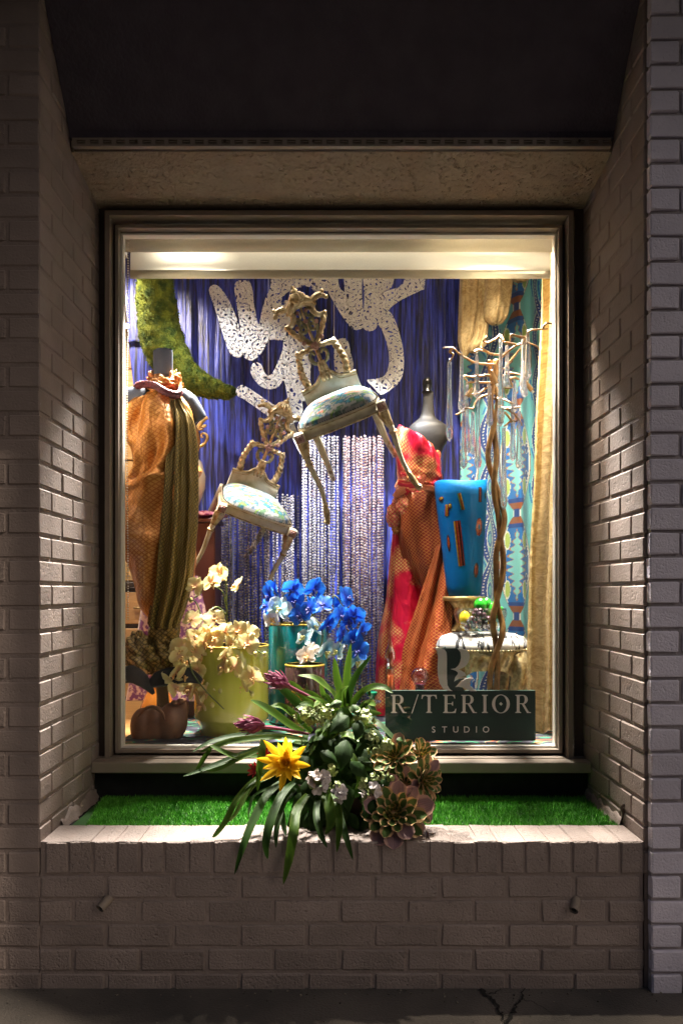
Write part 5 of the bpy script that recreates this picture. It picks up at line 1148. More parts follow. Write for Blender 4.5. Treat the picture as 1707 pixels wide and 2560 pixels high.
def inlay(cx, cy, w_, h_, tilt, cols, round_=False):
    c = P(cx, cy, yv); h = c.z-bz; ctr = bx0+(tx0-bx0)*h/(tz-bz); rad = M(interp(h/(tz-bz)*285, [(p[1],p[0]) for p in prof[1:9]]), yv)
    for k, col in enumerate(cols):
        m_ = mat('inlay_glass', col, tuple(x*.6 for x in col), rough=.2, scale=90, coat=.5); mb = MB(); s_ = 1-k*.33
        def fn(i, j):
            if round_: rr_, a = (j/4), 2*PI*i/24; u, v = rr_*math.cos(a)*w_/2*s_*(1+.08*math.sin(a*7)), rr_*math.sin(a)*h_/2*s_*(1+.08*math.cos(a*9)); bul = 1-rr_**3
            else:
                n_ = len(cols); u = (-.5+(k+i/23)/n_)*w_; v = (j/4-.5)*h_; bul = 1 if 0 < i < 23 and 0 < j < 4 else 0
            u, v = u*math.cos(tilt)-v*math.sin(tilt), u*math.sin(tilt)+v*math.cos(tilt)
            x = c.x+M(u,yv); z = c.z-M(v,yv); rl = M(interp((z-bz)/(tz-bz)*285, [(p[1],p[0]) for p in prof[1:9]]), yv)+.0012+.0016*bul+(k*.0012 if round_ else 0); ct = bx0+(tx0-bx0)*(z-bz)/(tz-bz)
            dx = max(-.97, min(.97, (x-ct)/rl)); return ((ct+dx*rl-bx0, -rl*math.sqrt(1-dx*dx), z-bz), (0,0))
        mb.grid(24, 5, fn, round_); mb.obj('glass_inlay', m_, av)
RD_, OR_, GN_, YL_, DK_, SK_ = (.13,.012,.006), (.24,.04,.01), (.05,.12,.025), (.26,.16,.015), (.02,.007,.008), (.01,.10,.2)
sx4 = lambda a, b_: (850+a*.3827, 1000+b_*.3827)
inlay(*sx4(757,945), 16, 110, -.12, [YL_,RD_,OR_,DK_,RD_]); inlay(*sx4(763,682), 9, 42, -.25, [GN_,RD_,YL_]); inlay(*sx4(889,635), 9, 36, 0, [DK_,RD_,DK_]); inlay(*sx4(680,732), 8, 28, 0, [OR_,YL_,RD_])
inlay(*sx4(885,840), 18, 44, .05, [RD_,OR_,SK_], True); inlay(*sx4(868,1115), 13, 36, .05, [DK_,RD_], True); inlay(*sx4(648,656), 10, 11, 0, [RD_,YL_], True); inlay(*sx4(697,708), 9, 15, 0, [DK_,YL_], True); inlay(*sx4(694,940), 7, 42, -.1, [DK_,OR_], True); inlay(*sx4(935,636), 8, 14, 0, [DK_,SK_], True)
# glass bowl and fruit
M_clear = pane_mat('clear_bowl_glass', (.93,.95,.96), 1.5, f=3)
yo = .97; bc = P(1200,1590,yo); bz0 = sc_.z+.0565
bw_ = thing('glass_bowl', 'clear glass bowl holding glass fruit on the zebra stool', 'bowl', None, (bc.x,yo,bz0)); rb = M(66,yo); hb = P(0,1520,yo).z-bz0
mb = MB(); mb.lathe([(.0001,.003),(rb*.55,0),(rb*.62,.006),(rb*.66,hb*.18),(rb*.92,hb*.5),(rb,hb*.78),(rb*.96,hb),(rb*.93,hb),(rb*.96,hb*.76),(rb*.88,hb*.5),(rb*.6,hb*.2),(.0001,hb*.14)], seg=56); mb.obj('bowl_wall', M_clear, bw_)
M_grape = mat('grape_glass', (.05,.02,.03), (.10,.045,.055), rough=.12, scale=40, coat=.8); M_grass = mat('green_glass', (.01,.24,.012), (.02,.36,.02), rough=.08, scale=20, coat=.8); M_lem = mat('yellow_glass', (.72,.50,.01), (.78,.58,.03), rough=.12, scale=20, coat=.8)
g = thing('glass_grapes', 'bunch of dark purple glass grapes in the clear bowl', 'glass fruit'); r_ = random.Random(8)
for row in range(5):
    for k in range(6-row if row > 1 else 5):
        c = P(1168+row*5+k*(13.5)+r_.uniform(-2,2), 1566-row*10+r_.uniform(-2,2), yo-.02-r_.uniform(0,.015)); MB().ball(c, M(7.5,yo), 12, 9).obj('grape', M_grape, g)
g = thing('glass_pepper', 'shiny bright green glass pepper at the top of the bowl', 'glass fruit'); mb = MB()
mb.ball(P(1200,1515,yo-.01), M(17,yo), 20, 14, rz=M(20,yo)); mb.ball(P(1216,1512,yo), M(13,yo), 20, 14, rz=M(18,yo)); mb.ball(P(1228,1530,yo), M(17,yo), 20, 14, rz=M(26,yo)); mb.obj('pepper_body', M_grass, g)
MB().tube(smooth_path([P(1238,1545,yo-.02),P(1247,1528,yo-.02),P(1256,1520,yo-.02)],4), [.008]*9, 10).obj('stalk', M_grass, g)
g = thing('glass_lemon', 'yellow glass lemon at the left of the bowl', 'glass fruit'); mb = MB(); mb.ball(P(1161,1551,yo), M(15,yo), 18, 12, rz=M(24,yo)); mb.ball(P(1158,1574,yo), M(5,yo), 10, 7); mb.obj('lemon_body', M_lem, g)
g = thing('glass_lemon', 'second yellow glass fruit half hidden behind the twisted vine trunk', 'glass fruit'); mb = MB(); mb.ball(P(1228,1562,yo+.01), M(15,yo), 18, 12, rz=M(15,yo)); mb.obj('lemon_body', M_lem, g)
# ------------------------------------------------------------------ twisted gilt vine lamp hung with crystal drops
M_vine = mat('gilt_vine', (.16,.08,.022), (.29,.16,.05), rough=.38, metal=.35, scale=30, bump=.25)
M_crys = glass_mat('crystal', (.97,.98,1.0), 1.55, .30, .17)
yt = .86; tr_ = thing('crystal_tree_lamp', 'gilded twisted vine lamp with bare branches hung with long crystal drops', 'lamp')
trunk = [(1231,1875),(1233,1740),(1236,1660),(1245,1590),(1240,1525),(1246,1450),(1248,1370),(1252,1300),(1240,1230),(1230,1160),(1232,1090),(1236,1020),(1234,960),(1232,900)]
ct = smooth_path([P(a,b_,yt) for a,b_ in trunk], 10); n_ = len(ct)
for k in range(2):
    q = []
    for i, p in enumerate(ct):
        f = i/(n_-1); am = .0128*(1-.2*f)+.003*math.sin(i*.22+k); ph = i*.17+k*PI+.4*math.sin(i*.05); q.append(p+Vector((am*1.25*math.cos(ph), am*math.sin(ph), 0)))
    MB().tube(q, lerp_list([.0125,.0118,.0112,.0105,.009], n_), 12, ridge=.05, nr=3, twist=25).obj('trunk', M_vine, tr_)
mb = MB(); bb = P(1231,1875,yt); mb.lathe([(.10,0),(.10,.008),(.06,.014),(.03,.022),(.024,.03)], (bb.x,yt,FZ+.0085), 32); mb.obj('foot', M_vine, tr_)
z8 = lambda a, b_, d=0: P(1090+a*.2636, 680+b_*.2636, yt+d)
brs = [[(560,1000,0),(560,890,-.02),(650,780,-.05),(800,680,-.08),(930,690,-.10),(975,740,-.1)],[(560,890,-.02),(545,880,-.03),(420,870,-.05),(350,850,-.07),(250,800,-.1),(200,760,-.12),(150,720,-.12),(60,720,-.12)],[(150,720,-.12),(130,760,-.12),(160,785,-.12),(125,850,-.12)],[(600,790,-.05),(500,770,-.06),(420,710,-.06)],[(640,930,-.03),(730,810,-.05),(820,700,-.08)],[(760,690,-.08),(640,660,-.08)],[(820,690,-.08),(860,600,-.10),(900,550,-.11),(1060,540,-.12)],[(1000,550,-.11),(1040,490,-.12),(1100,490,-.12)],
 [(850,620,-.1),(760,605,-.1),(705,595,-.1),(700,670,-.1)],[(640,660,-.08),(610,605,-.06),(560,640,-.06),(480,672,-.05),(447,650,-.05),(478,608,-.05)],[(540,1010,0),(480,980,-.04),(330,995,-.06),(265,990,-.08),(300,1045,-.08)],[(540,1060,0),(470,1050,-.04),(330,1045,-.06),(280,1050,-.07)],[(640,980,0),(700,960,-.03),(800,980,-.05),(850,1060,-.06)],[(560,1080,0),(470,1100,-.04),(400,1150,-.06),(320,1160,-.07)],[(550,1150,0),(440,1180,-.04),(380,1230,-.05),(350,1290,-.06),(270,1290,-.08)],[(550,1200,0),(640,1210,-.03),(700,1240,-.05),(740,1250,-.05)],[(560,1270,0),(660,1300,-.03),(740,1350,-.05),(800,1420,-.06),(810,1460,-.06)],[(660,1300,-.03),(740,1290,-.05),(800,1280,-.06)],[(740,1410,-.05),(680,1430,-.05),(640,1470,-.05)],[(260,1300,-.08),(220,1340,-.09),(180,1355,-.09)],[(780,1010,-.04),(700,1010,-.05),(720,1090,-.05),(650,1100,-.05)],[(360,760,-.06),(400,740,-.05),(500,770,-.04)],[(650,1330,-.03),(730,1420,-.05),(780,1400,-.06)]]
for br in brs:
    q = smooth_path([z8(*p) for p in br], 5); q = [p+noise.noise_vector(p*60)*.0025 for p in q]; MB().tube(q, lerp_list([.0052,.0042,.0026], len(q)), 9, ridge=.08, nr=3).obj('branch', M_vine, tr_)
M_led = mat('white_tip', (.8,.78,.72), rough=.4)
for pts in ([(520,930,-.05),(545,1000,-.05),(570,1060,-.05)], [(850,1040,-.06),(880,1090,-.06),(905,1125,-.06)], [(340,1100,-.07),(310,1150,-.07),(290,1185,-.07)]):
    q = [z8(*p) for p in pts]; sk = MB().tube(smooth_path(q,4), lerp_list([.004,.0085,.009], 9), 14).obj('lamp_socket', M_vine, tr_); d = (q[2]-q[1]).normalized(); MB().tube([q[2], q[2]+d*.010], [.0055,.004], 12).obj('led_tip', M_led, sk)
drops = [(125,850,1610,-.12),(240,790,1330,-.11),(385,790,1200,-.10),(290,1070,1740,-.07),(260,1340,1870,-.09),(345,1330,1720,-.06),(395,1200,1880,-.06),(505,1060,1470,-.06),(610,640,1470,-.09),(670,700,1090,-.05),(865,580,1020,-.11),(825,640,1190,-.09),(740,1040,1330,-.05),(725,1270,1820,-.05),(785,1320,1880,-.06),(640,1480,2260,-.06),(585,1450,2120,.02),(835,870,1190,-.05)]
dm = {}
def drop_mesh(L):
    k = round(L, 2)
    if k not in dm:
        mb = MB(); pr = [(.006,0),(.0075,-.012),(.0072,-.03),(.0085,-L*.45),(.0125,-L*.80),(.0145,-L*.88),(.011,-L*.95),(.0005,-L)]; n = 8; vs = []
        for j, (r, z) in enumerate(pr):
            for i in range(n): a = 2*PI*(i+(.5 if j in (5,6) else 0))/n; vs.append((r*math.cos(a), r*math.sin(a), z))
        fs = []
        for j in range(len(pr)-1):
            for i in range(n):
                q = (j*n+i, j*n+(i+1)%n, (j+1)*n+(i+1)%n, (j+1)*n+i)
                fs += [(q[0],q[1],q[2]),(q[0],q[2],q[3])] if j >= 3 else [q]
        fs += [tuple(range(n)), tuple(range((len(pr)-1)*n, len(pr)*n))[::-1]]
        fs = [tuple(reversed(f)) for f in fs]; mb.add(vs, fs); 
        import bmesh
        me = mb.mesh('crystal_drop', M_crys, smooth=False, uv=False); bm = bmesh.new(); bm.from_mesh(me); bmesh.ops.recalc_face_normals(bm, faces=bm.faces); bm.to_mesh(me); bm.free(); dm[k] = me
    return dm[k]
for x, y0_, y1_, d in drops:
    c = z8(x, y0_, d); L = M((y1_-y0_)*.2636, yt+d); o = link('crystal_drop', drop_mesh(L), tr_); o.location = c; o.rotation_euler = (0,0,random.uniform(0,3))
    MB().tube([c+Vector((0,0,-.006)), c+Vector((0,0,.012))], .0009, 5).obj('hook_wire', M_chrome, o if False else tr_)
# ------------------------------------------------------------------ small glassware
M_pink = pane_mat('amber_pink_glass', (.90,.66,.52), 1.6, f=4); M_vio = pane_mat('violet_glass', (.66,.48,.56), 1.6, f=3); M_viod = mat('violet_glass_stem', (.14,.05,.08), rough=.08, coat=.8, trans=.5); M_emer = mat('emerald_glass', (.0,.22,.12), rough=.06, coat=.8, trans=.35); M_liq = mat('amber_liquid', (.75,.30,.12), rough=.2, trans=.5)
yq = .72; c = P(975,1630,yq); zb_ = FZ+.0085; t = thing('perfume_bottle', 'slim glass perfume bottle with pointed faceted stopper and amber liquid', 'bottle', None, (c.x,yq,zb_)); h = lambda p_: P(0,p_,yq).z-zb_; w8 = lambda p_: M(p_,yq)
mb = MB(); mb.lathe([(w8(12),0),(w8(13),.004),(w8(11),h(1720)),(w8(10),h(1672)),(w8(7),h(1666))], seg=20); bo = mb.obj('bottle_wall', M_pink, t); MB().lathe([(w8(8),.006),(w8(7),h(1725)),(w8(7),h(1690)),(.0001,h(1689))], seg=16).obj('liquid', M_liq, t)
mb = MB(); mb.lathe([(w8(8),h(1672)),(w8(12),h(1664)),(w8(6),h(1657)),(w8(14),h(1645)),(w8(13),h(1630)),(w8(6),h(1614)),(w8(1),h(1584))], seg=10); mb.obj('stopper', M_pink, t, False)
yq = .70; c = P(1049,1690,yq); t = thing('glass_orb', 'violet glass ball on a dark turned stand behind the sign', 'ornament', None, (c.x,yq,zb_)); rO = M(22,yq); hz = c.z-zb_
MB().ball((0,0,hz), rO, 32, 20).obj('ball', M_vio, t); mb = MB(); mb.lathe([(.05,0),(.05,.01),(.045,.05),(rO*1.3,hz-rO-.05),(rO*1.35,hz-rO-.032),(rO*.55,hz-rO-.028),(rO*.5,hz-rO*.98),(rO*.72,hz-rO*.93),(rO*.7,hz-rO*.88)], seg=32); mb.obj('stand', M_viod, t)
yq = .70; c = P(930,1760,yq); t = thing('glass_stand', 'small emerald green spool shaped glass with a clear dish below it', 'glass', None, (c.x,yq,zb_)); h = lambda p_: P(0,p_,yq).z-zb_; w8 = lambda p_: M(p_,yq)
mb = MB(); mb.lathe([(w8(12),h(1758)),(w8(7),h(1752)),(w8(6),h(1742)),(w8(14),h(1733)),(w8(13),h(1729)),(.0001,h(1730))], seg=24); mb.obj('spool', M_emer, t); mb = MB(); mb.lathe([(.0001,h(1759)),(w8(20),h(1757)),(w8(23),h(1752)),(w8(21),h(1754)),(.0001,h(1757))], seg=32); mb.obj('dish', M_clear, t); mb = MB(); mb.lathe([(.035,0),(.035,.005),(.01,.012),(.009,h(1760)),(.02,h(1759))], seg=24); mb.obj('stem', M_clear, t)
# ------------------------------------------------------------------ things half hidden behind the left figure
M_cream2 = mat('cream_ceramic', (.72,.60,.46), (.62,.50,.36), rough=.35, scale=10); M_pinkm = mat('pink_damask', (.26,.03,.10), (.50,.20,.22), rough=.5, scale=60, contrast=(.45,.55)); M_purp = mat('purple_lace', (.16,.025,.13), (.60,.36,.30), rough=.55, scale=55, detail=6, contrast=(.48,.56), sheen=.4); M_dred = mat('oxblood_lacquer', (.09,.022,.018), (.13,.035,.026), rough=.4, scale=6, stretch=(1,1,.2))
yy = 1.34; pt = P(508,1300,yy); pd = thing('pedestal', 'oxblood coloured square pedestal behind the left mannequin', 'pedestal'); pw_, pz_ = M(38,yy), pt.z
MB().box((pt.x-pw_-.03,yy-.09,FZ+.0085), (pt.x+pw_,yy+.09,pz_-.02), .004).obj('column', M_dred, pd, False); MB().box((pt.x-pw_-.05,yy-.105,pz_-.0195), (pt.x+pw_+.012,yy+.105,pz_), .004).obj('top_slab', M_dred, pd, False)
cl = lump((pt.x-.01,yy,pz_+.016), .10, .11, .022, .25, 7, M_pinkm, None, 'folded_cloth', 4); tag(cl, 'folded pink damask cloth on top of the oxblood pedestal', 'cloth')
jr = thing('ceramic_jar', 'cream rounded ceramic jar on the pink cloth, half hidden by the left mannequin', 'jar', None, (pt.x-.075,yy,pz_+.036)); k_ = M(1,yy)
mb = MB(); mb.lathe([(18*k_,0),(26*k_,4*k_),(46*k_,60*k_),(47*k_,90*k_),(38*k_,125*k_),(16*k_,150*k_),(14*k_,156*k_),(18*k_,160*k_)], seg=48); mb.obj('jar_body', M_cream2, jr)
pc = thing('purple_cloth', 'purple and gold lace cloth draped to the floor behind the left mannequin', 'cloth')
lo2 = loft(smooth_rows([(1440,372,520),(1500,360,535),(1600,345,560),(1680,335,580),(1745,325,600)]), 1.30, .5, 90, 60, lambda a, v, py: .03*math.sin(a*7+v*2)*v+.015*math.sin(a*15)*v, maxd=.12).obj('draped_cloth', M_purp, pc)
am = thing('amber_bottle', 'rounded amber glass bottle on the carpet behind the carved animal', 'bottle'); ya = 1.0; c = P(395,1785,ya)
mb = MB(); mb.lathe([(M(36,ya),0),(M(46,ya),M(14,ya)),(M(46,ya),M(40,ya)),(M(30,ya),M(80,ya)),(M(18,ya),M(105,ya)),(M(17,ya),M(130,ya)),(M(20,ya),M(134,ya))], (c.x,ya,FZ+.0085), 40); mb.obj('bottle_wall', mat('amber_glass', (.40,.10,.015), (.5,.16,.02), rough=.08, coat=.6, trans=.3, scale=9), am)
go = thing('gilt_scroll', 'gilt metal leaf and scroll ornament showing behind the left mannequin', 'ornament'); yg = 1.30; z1_ = lambda a, b_: P(290+a*.1594, 860+b_*.1594, yg)
for pts, rr in (([(1260,1620),(1340,1600),(1420,1520),(1430,1440),(1380,1400),(1340,1420),(1345,1460),(1370,1460)],[.006,.007,.006,.004,.003]), ([(1260,1480),(1300,1480),(1310,1540),(1270,1560)],[.004,.004]), ([(1265,1380),(1310,1280),(1350,1220),(1400,1170),(1440,1150)],[.009,.010,.008,.006])):
    q = smooth_path([z1_(*p) for p in pts], 6); MB().tube(q, lerp_list(rr, len(q)), 10, ridge=.12, twist=150).obj('scroll', M_gold, go)
for a, b_, rx, rz in ((1360,1300,52,20),(1330,1340,55,18),(1390,1280,40,22),(1355,1200,24,24),(1430,1150,16,20),(1440,1175,14,14)):
    MB().ball(z1_(a,b_), M(rx*.1594,yg), 12, 8, rz=M(rz*.1594,yg), ry=.006).obj('gilt_leaf', M_gold, go)
lf = thing('gilt_pendant', 'small gilt leaf hanging on a thread under the moss crescent', 'ornament'); yl2 = 1.40; q = P(475,1008,yl2); MB().ball(q, .012, 10, 8, ry=.004, rz=.014).obj('leaf', M_gold, lf); MB().tube([q, P(472,975,yl2)], .001, 5).obj('thread', M_wire, lf)
# ------------------------------------------------------------------ sign on the inside of the pane
M_sgreen = mat('sign_green', (.004,.024,.017), (.005,.027,.019), rough=.6, spec=.15); M_sblack = mat('sign_dark', (.004,.016,.013), rough=.5); M_slet = mat('sign_letter', (.74,.68,.67), (.78,.72,.71), rough=.5, scale=300)
YS = .640; sg = thing('shop_sign', 'dark green sign reading R/TERIOR STUDIO standing inside the window at the right', 'sign')
a, b_ = P(963,1852,YS), P(1338,1726,YS); MB().box((a.x,YS,a.z), (b_.x,YS+.012,b_.z), .001).obj('board', M_sgreen, sg, False)
def plate(name, loops_px, m, par, y=YS, th=.0025, fn=None, sm=0):
    lp = []
    for l in loops_px:
        q = [P(p[0], p[1], YS) for p in l]; w_ = [(v.x, v.z) for v in q]
        if sm: w_ = [(v.x, v.y) for v in smooth_path([(x_, z_, 0) for x_, z_ in w_], sm, True)]
        lp.append(w_)
    me = flat_shape(lp, th); me.materials.append(m); o = link(name, me, par); o.location = (0, y, 0); return o
# roman letters, unit cap height; built from strokes that butt together
def arc(cx, cy, rx, ry, a0, a1, n=18): return [(cx+rx*math.cos(a0+(a1-a0)*i/n), cy+ry*math.sin(a0+(a1-a0)*i/n)) for i in range(n+1)]
def bar(x0, y0, x1, y1): return [(x0,y0),(x1,y0),(x1,y1),(x0,y1)]
def serif_stem(x, w_=.155, y0=0, y1=1, sw=.085, st=.035):
    q = [(x-sw,y0),(x+w_+sw,y0),(x+w_+sw,y0+st),(x+w_+.02,y0+st+.03),(x+w_,y0+.09),(x+w_,y1-.09),(x+w_+.02,y1-st-.03),(x+w_+sw,y1-st),(x+w_+sw,y1),(x-sw,y1),(x-sw,y1-st),(x-.02,y1-st-.03),(x,y1-.09),(x,y0+.09),(x-.02,y0+st+.03),(x-sw,y0+st)]; return q
def gR(): 
    bowl = [(.24,1),(.44,1)]+arc(.44,.745,.26,.255,PI/2,-PI/2)+[(.24,.49),(.24,.53),(.42,.53)]+arc(.42,.745,.115,.215,-PI/2,PI/2)+[(.24,.96)]
    leg = [(.36,.49),(.50,.49),(.76,.055),(.88,.035),(.88,0),(.66,0)]; return [serif_stem(.085), bowl, leg], .90
def gSl(): return [[(.0,-.02),(.045,-.02),(.40,1.02),(.355,1.02)]], .40
def gT(): return [serif_stem(.33,.155,0,.97), [(0,1),(.82,1),(.84,.78),(.80,.78),(.76,.90),(.66,.955),(.16,.955),(.06,.90),(.02,.78),(-.02,.78)]], .82
def gE(): return [serif_stem(.085), [(.24,1),(.66,1),(.68,.80),(.64,.80),(.60,.91),(.50,.955),(.24,.955)], [(.24,.53),(.48,.53),(.52,.62),(.555,.62),(.555,.40),(.52,.40),(.48,.49),(.24,.49)], [(.24,0),(.70,0),(.74,.23),(.70,.23),(.64,.10),(.52,.045),(.24,.045)]], .72
def gI(): return [serif_stem(.085)], .33
def gO(): return [('ring', arc(.5,.5,.5,.52,0,2*PI*47/48,47), arc(.5,.5,.33,.485,0,2*PI*47/48,47)), [(.5,.40),(.60,.5),(.5,.60),(.40,.5)]], 1.0
cap_t, cap_b = 1737, 1782; scx = (cap_b-cap_t)
layout = [('R',gR,977),('/',gSl,1028),('T',gT,1054),('E',gE,1107),('R',gR,1152),('I',gI,1204),('O',gO,1229),('R',gR,1287)]
for ch, gf, x0 in layout:
    parts, wd_ = gf()
    pair = []
    for k, pl in enumerate(parts):
        if isinstance(pl, tuple): lps = [[(x0+p[0]*scx*.98, cap_b-p[1]*scx) for p in q] for q in pl[1:]]
        else: lps = [[(x0+p[0]*scx*.98, cap_b-p[1]*scx) for p in pl]]
        pair.append((lps, k))
    mb = MB()
    for lps, k in pair:
        o = plate('letter', lps, M_slet, None); me = o.data; mb.add([Vector(v.co)+Vector((0,YS-.0006-k*.0002,0)) for v in me.vertices], [tuple(p.vertices) for p in me.polygons]); bpy.data.objects.remove(o); bpy.data.meshes.remove(me)
    mb.obj('letter', M_slet, sg, False)
# STUDIO in a plain sans
for ch, xl in zip('STUDIO', (1079,1104,1132,1159,1189,1206)):
    fc = bpy.data.curves.new('t', 'FONT'); fc.body = ch; fc.size = M(22,YS); fc.extrude = .0012; fo = bpy.data.objects.new('t', fc); COL.objects.link(fo); dg = bpy.context.evaluated_depsgraph_get(); dg.update(); me = bpy.data.meshes.new_from_object(fo.evaluated_get(dg)); bpy.data.objects.remove(fo)
    me.transform(Matrix.Rotation(PI/2, 4, 'X')); zs_ = [v.co.z for v in me.vertices]; xs_ = [v.co.x for v in me.vertices]; hh = M(15,YS); sc2 = hh/(max(zs_)-min(zs_)); base = P(xl,1831,YS)
    me.transform(Matrix.Translation((base.x, YS-.0019, base.z)) @ Matrix.Diagonal((sc2,1,sc2,1)) @ Matrix.Translation((-min(xs_),0,-min(zs_)))); me.materials.clear(); me.materials.append(M_slet); link('letter', me, sg)
z7 = lambda a, b_: (1080+a*.1913, 1440+b_*.1913)
plate('emblem_ground', [[z7(*p) for p in ((100,943),(330,945),(372,990),(376,1070),(350,1150),(310,1205),(250,1216),(310,1240),(345,1275),(300,1330),(285,1378),(350,1345),(432,1328),(370,1375),(302,1448),(380,1448),(430,1498),(255,1502),(195,1440),(186,1330),(186,1010),(160,965))]], M_sblack, sg, YS+.003, .003)
plate('emblem_blade', [[z7(*p) for p in ((0,933),(60,936),(110,943),(160,962),(185,1000),(190,1060),(190,1330),(197,1425),(225,1475),(265,1502),(200,1496),(140,1470),(95,1400),(72,1290),(68,1200),(75,1050),(66,980),(40,950))]], M_slet, sg, YS-.0002, .003)
plate('emblem_bowl', [[z7(*p) for p in ((326,945),(400,950),(450,970),(480,1010),(488,1060),(470,1130),(430,1180),(385,1205),(340,1222),(385,1240),(425,1265),(440,1300),(400,1310),(345,1335),(285,1378),(300,1320),(330,1285),(335,1262),(300,1235),(238,1216),(300,1205),(340,1170),(366,1120),(374,1060),(366,995))]], M_slet, sg, YS-.0002, .003)
plate('emblem_leg', [[z7(*p) for p in ((300,1450),(335,1420),(385,1372),(430,1345),(480,1332),(540,1332),(500,1365),(484,1400),(496,1440),(530,1478),(580,1502),(500,1503),(440,1480),(395,1455),(345,1446))]], M_slet, sg, YS-.0002, .003)
# ------------------------------------------------------------------ planted bowl on the turf in front of the window
M_strap = leaf_mat('strap_leaf', (.036,.080,.007), (.06,.105,.013), .42, .5, .9, .25); M_strapd = leaf_mat('strap_leaf_dark', (.015,.042,.005), (.026,.058,.009), .45, .5, .9, .2); M_strapb = leaf_mat('strap_leaf_light', (.06,.115,.02), (.11,.15,.035), .34, .5, .9, .28)
M_broad = leaf_mat('hydrangea_leaf', (.011,.034,.004), (.02,.052,.008), .55, .4, .9, .18); M_broadl = leaf_mat('hydrangea_leaf_young', (.05,.10,.03), (.09,.14,.05), .45, .4, .9, .22)
M_brom = leaf_mat('yellow_bract', (.72,.42,.015), (.80,.54,.03), .35, .5, .95, .3, .3); M_ging = leaf_mat('purple_bract', (.17,.030,.075), (.26,.085,.12), .5, .5, .95, .15)
M_succ = leaf_mat('succulent_leaf', (.075,.125,.035), (.60,.38,.20), .38, .52, .72, .12, .35); M_succp = leaf_mat('succulent_leaf_purple', (.26,.16,.17), (.52,.32,.26), .4, .6, .85, .12, .35); M_succy = leaf_mat('succulent_leaf_young', (.10,.14,.03), (.55,.38,.12), .38, .45, .75, .15, .35)
M_white = mat('hydrangea_white', (.50,.45,.45), (.62,.56,.55), rough=.55, scale=60, sss=0); M_lgreen = mat('hydrangea_green', (.17,.23,.06), (.32,.36,.14), rough=.5, scale=60); M_redf = mat('red_flower', (.40,.01,.02), (.5,.03,.04), rough=.4, scale=60); M_bowl = mat('terracotta_bowl', (.03,.014,.009), (.05,.025,.016), rough=.6, scale=20, bump=.2); M_earth = mat('potting_soil', (.012,.009,.006), (.03,.022,.014), rough=1, scale=60, bump=1)
fa = thing('flower_arrangement', 'planted bowl of strap leaves, yellow bromeliad and succulents on the turf', 'flower bowl')
YA = .27
bc = P(860,2050,YA); rb = .155; zb = .4075
mb = MB(); mb.lathe([(.09,0),(.10,.004),(.135,.05),(rb,.11),(rb+.004,.118),(rb-.008,.118),(rb-.02,.10)], (bc.x,YA,zb), 40); mb.obj('bowl', M_bowl, fa)
mb = MB(); mb.grid(32, 9, lambda i, j: ((bc.x+(rb-.012)*j/8*math.cos(2*PI*i/32), YA+(rb-.012)*j/8*math.sin(2*PI*i/32), zb+.115+.05*math.cos(j/8*PI/2)+.012*noise.noise((i*.8,j,2))), (0,0)), True); mb.obj('soil', M_earth, fa)
def strap(pts, w_, m=M_strap, nrm=None, par=fa, name='leaf', n=6, prof=None, fold=.25, tw=0):
    """pts: world points; blade with a shallow keel, pointed end"""
    q = smooth_path(pts, n); N_ = len(q); mb = MB(); L_ = 0
    vs = []
    def fn(i, j):
        t = (q[min(j+1,N_-1)]-q[max(j-1,0)]).normalized(); nn = Vector(nrm) if nrm else Vector((0,-.8,.6))
        s_ = t.cross(nn); s_ = s_.normalized() if s_.length > 1e-3 else Vector((1,0,0)); up = s_.cross(t)
        a = tw*j/N_; s2 = s_*math.cos(a)+up*math.sin(a); up2 = up*math.cos(a)-s_*math.sin(a)
        v = j/(N_-1); ww = w_*(interp(v, prof) if prof else interp(v, [(0,.55),(.2,.9),(.5,1),(.75,.8),(.92,.38),(1,.02)])); u = i/4*2-1
        return (q[j]+s2*(u*ww)+up2*(-fold*ww*(1-abs(u))), (i/4, v))
    mb.grid(5, N_, fn); return mb.obj(name, m, par)
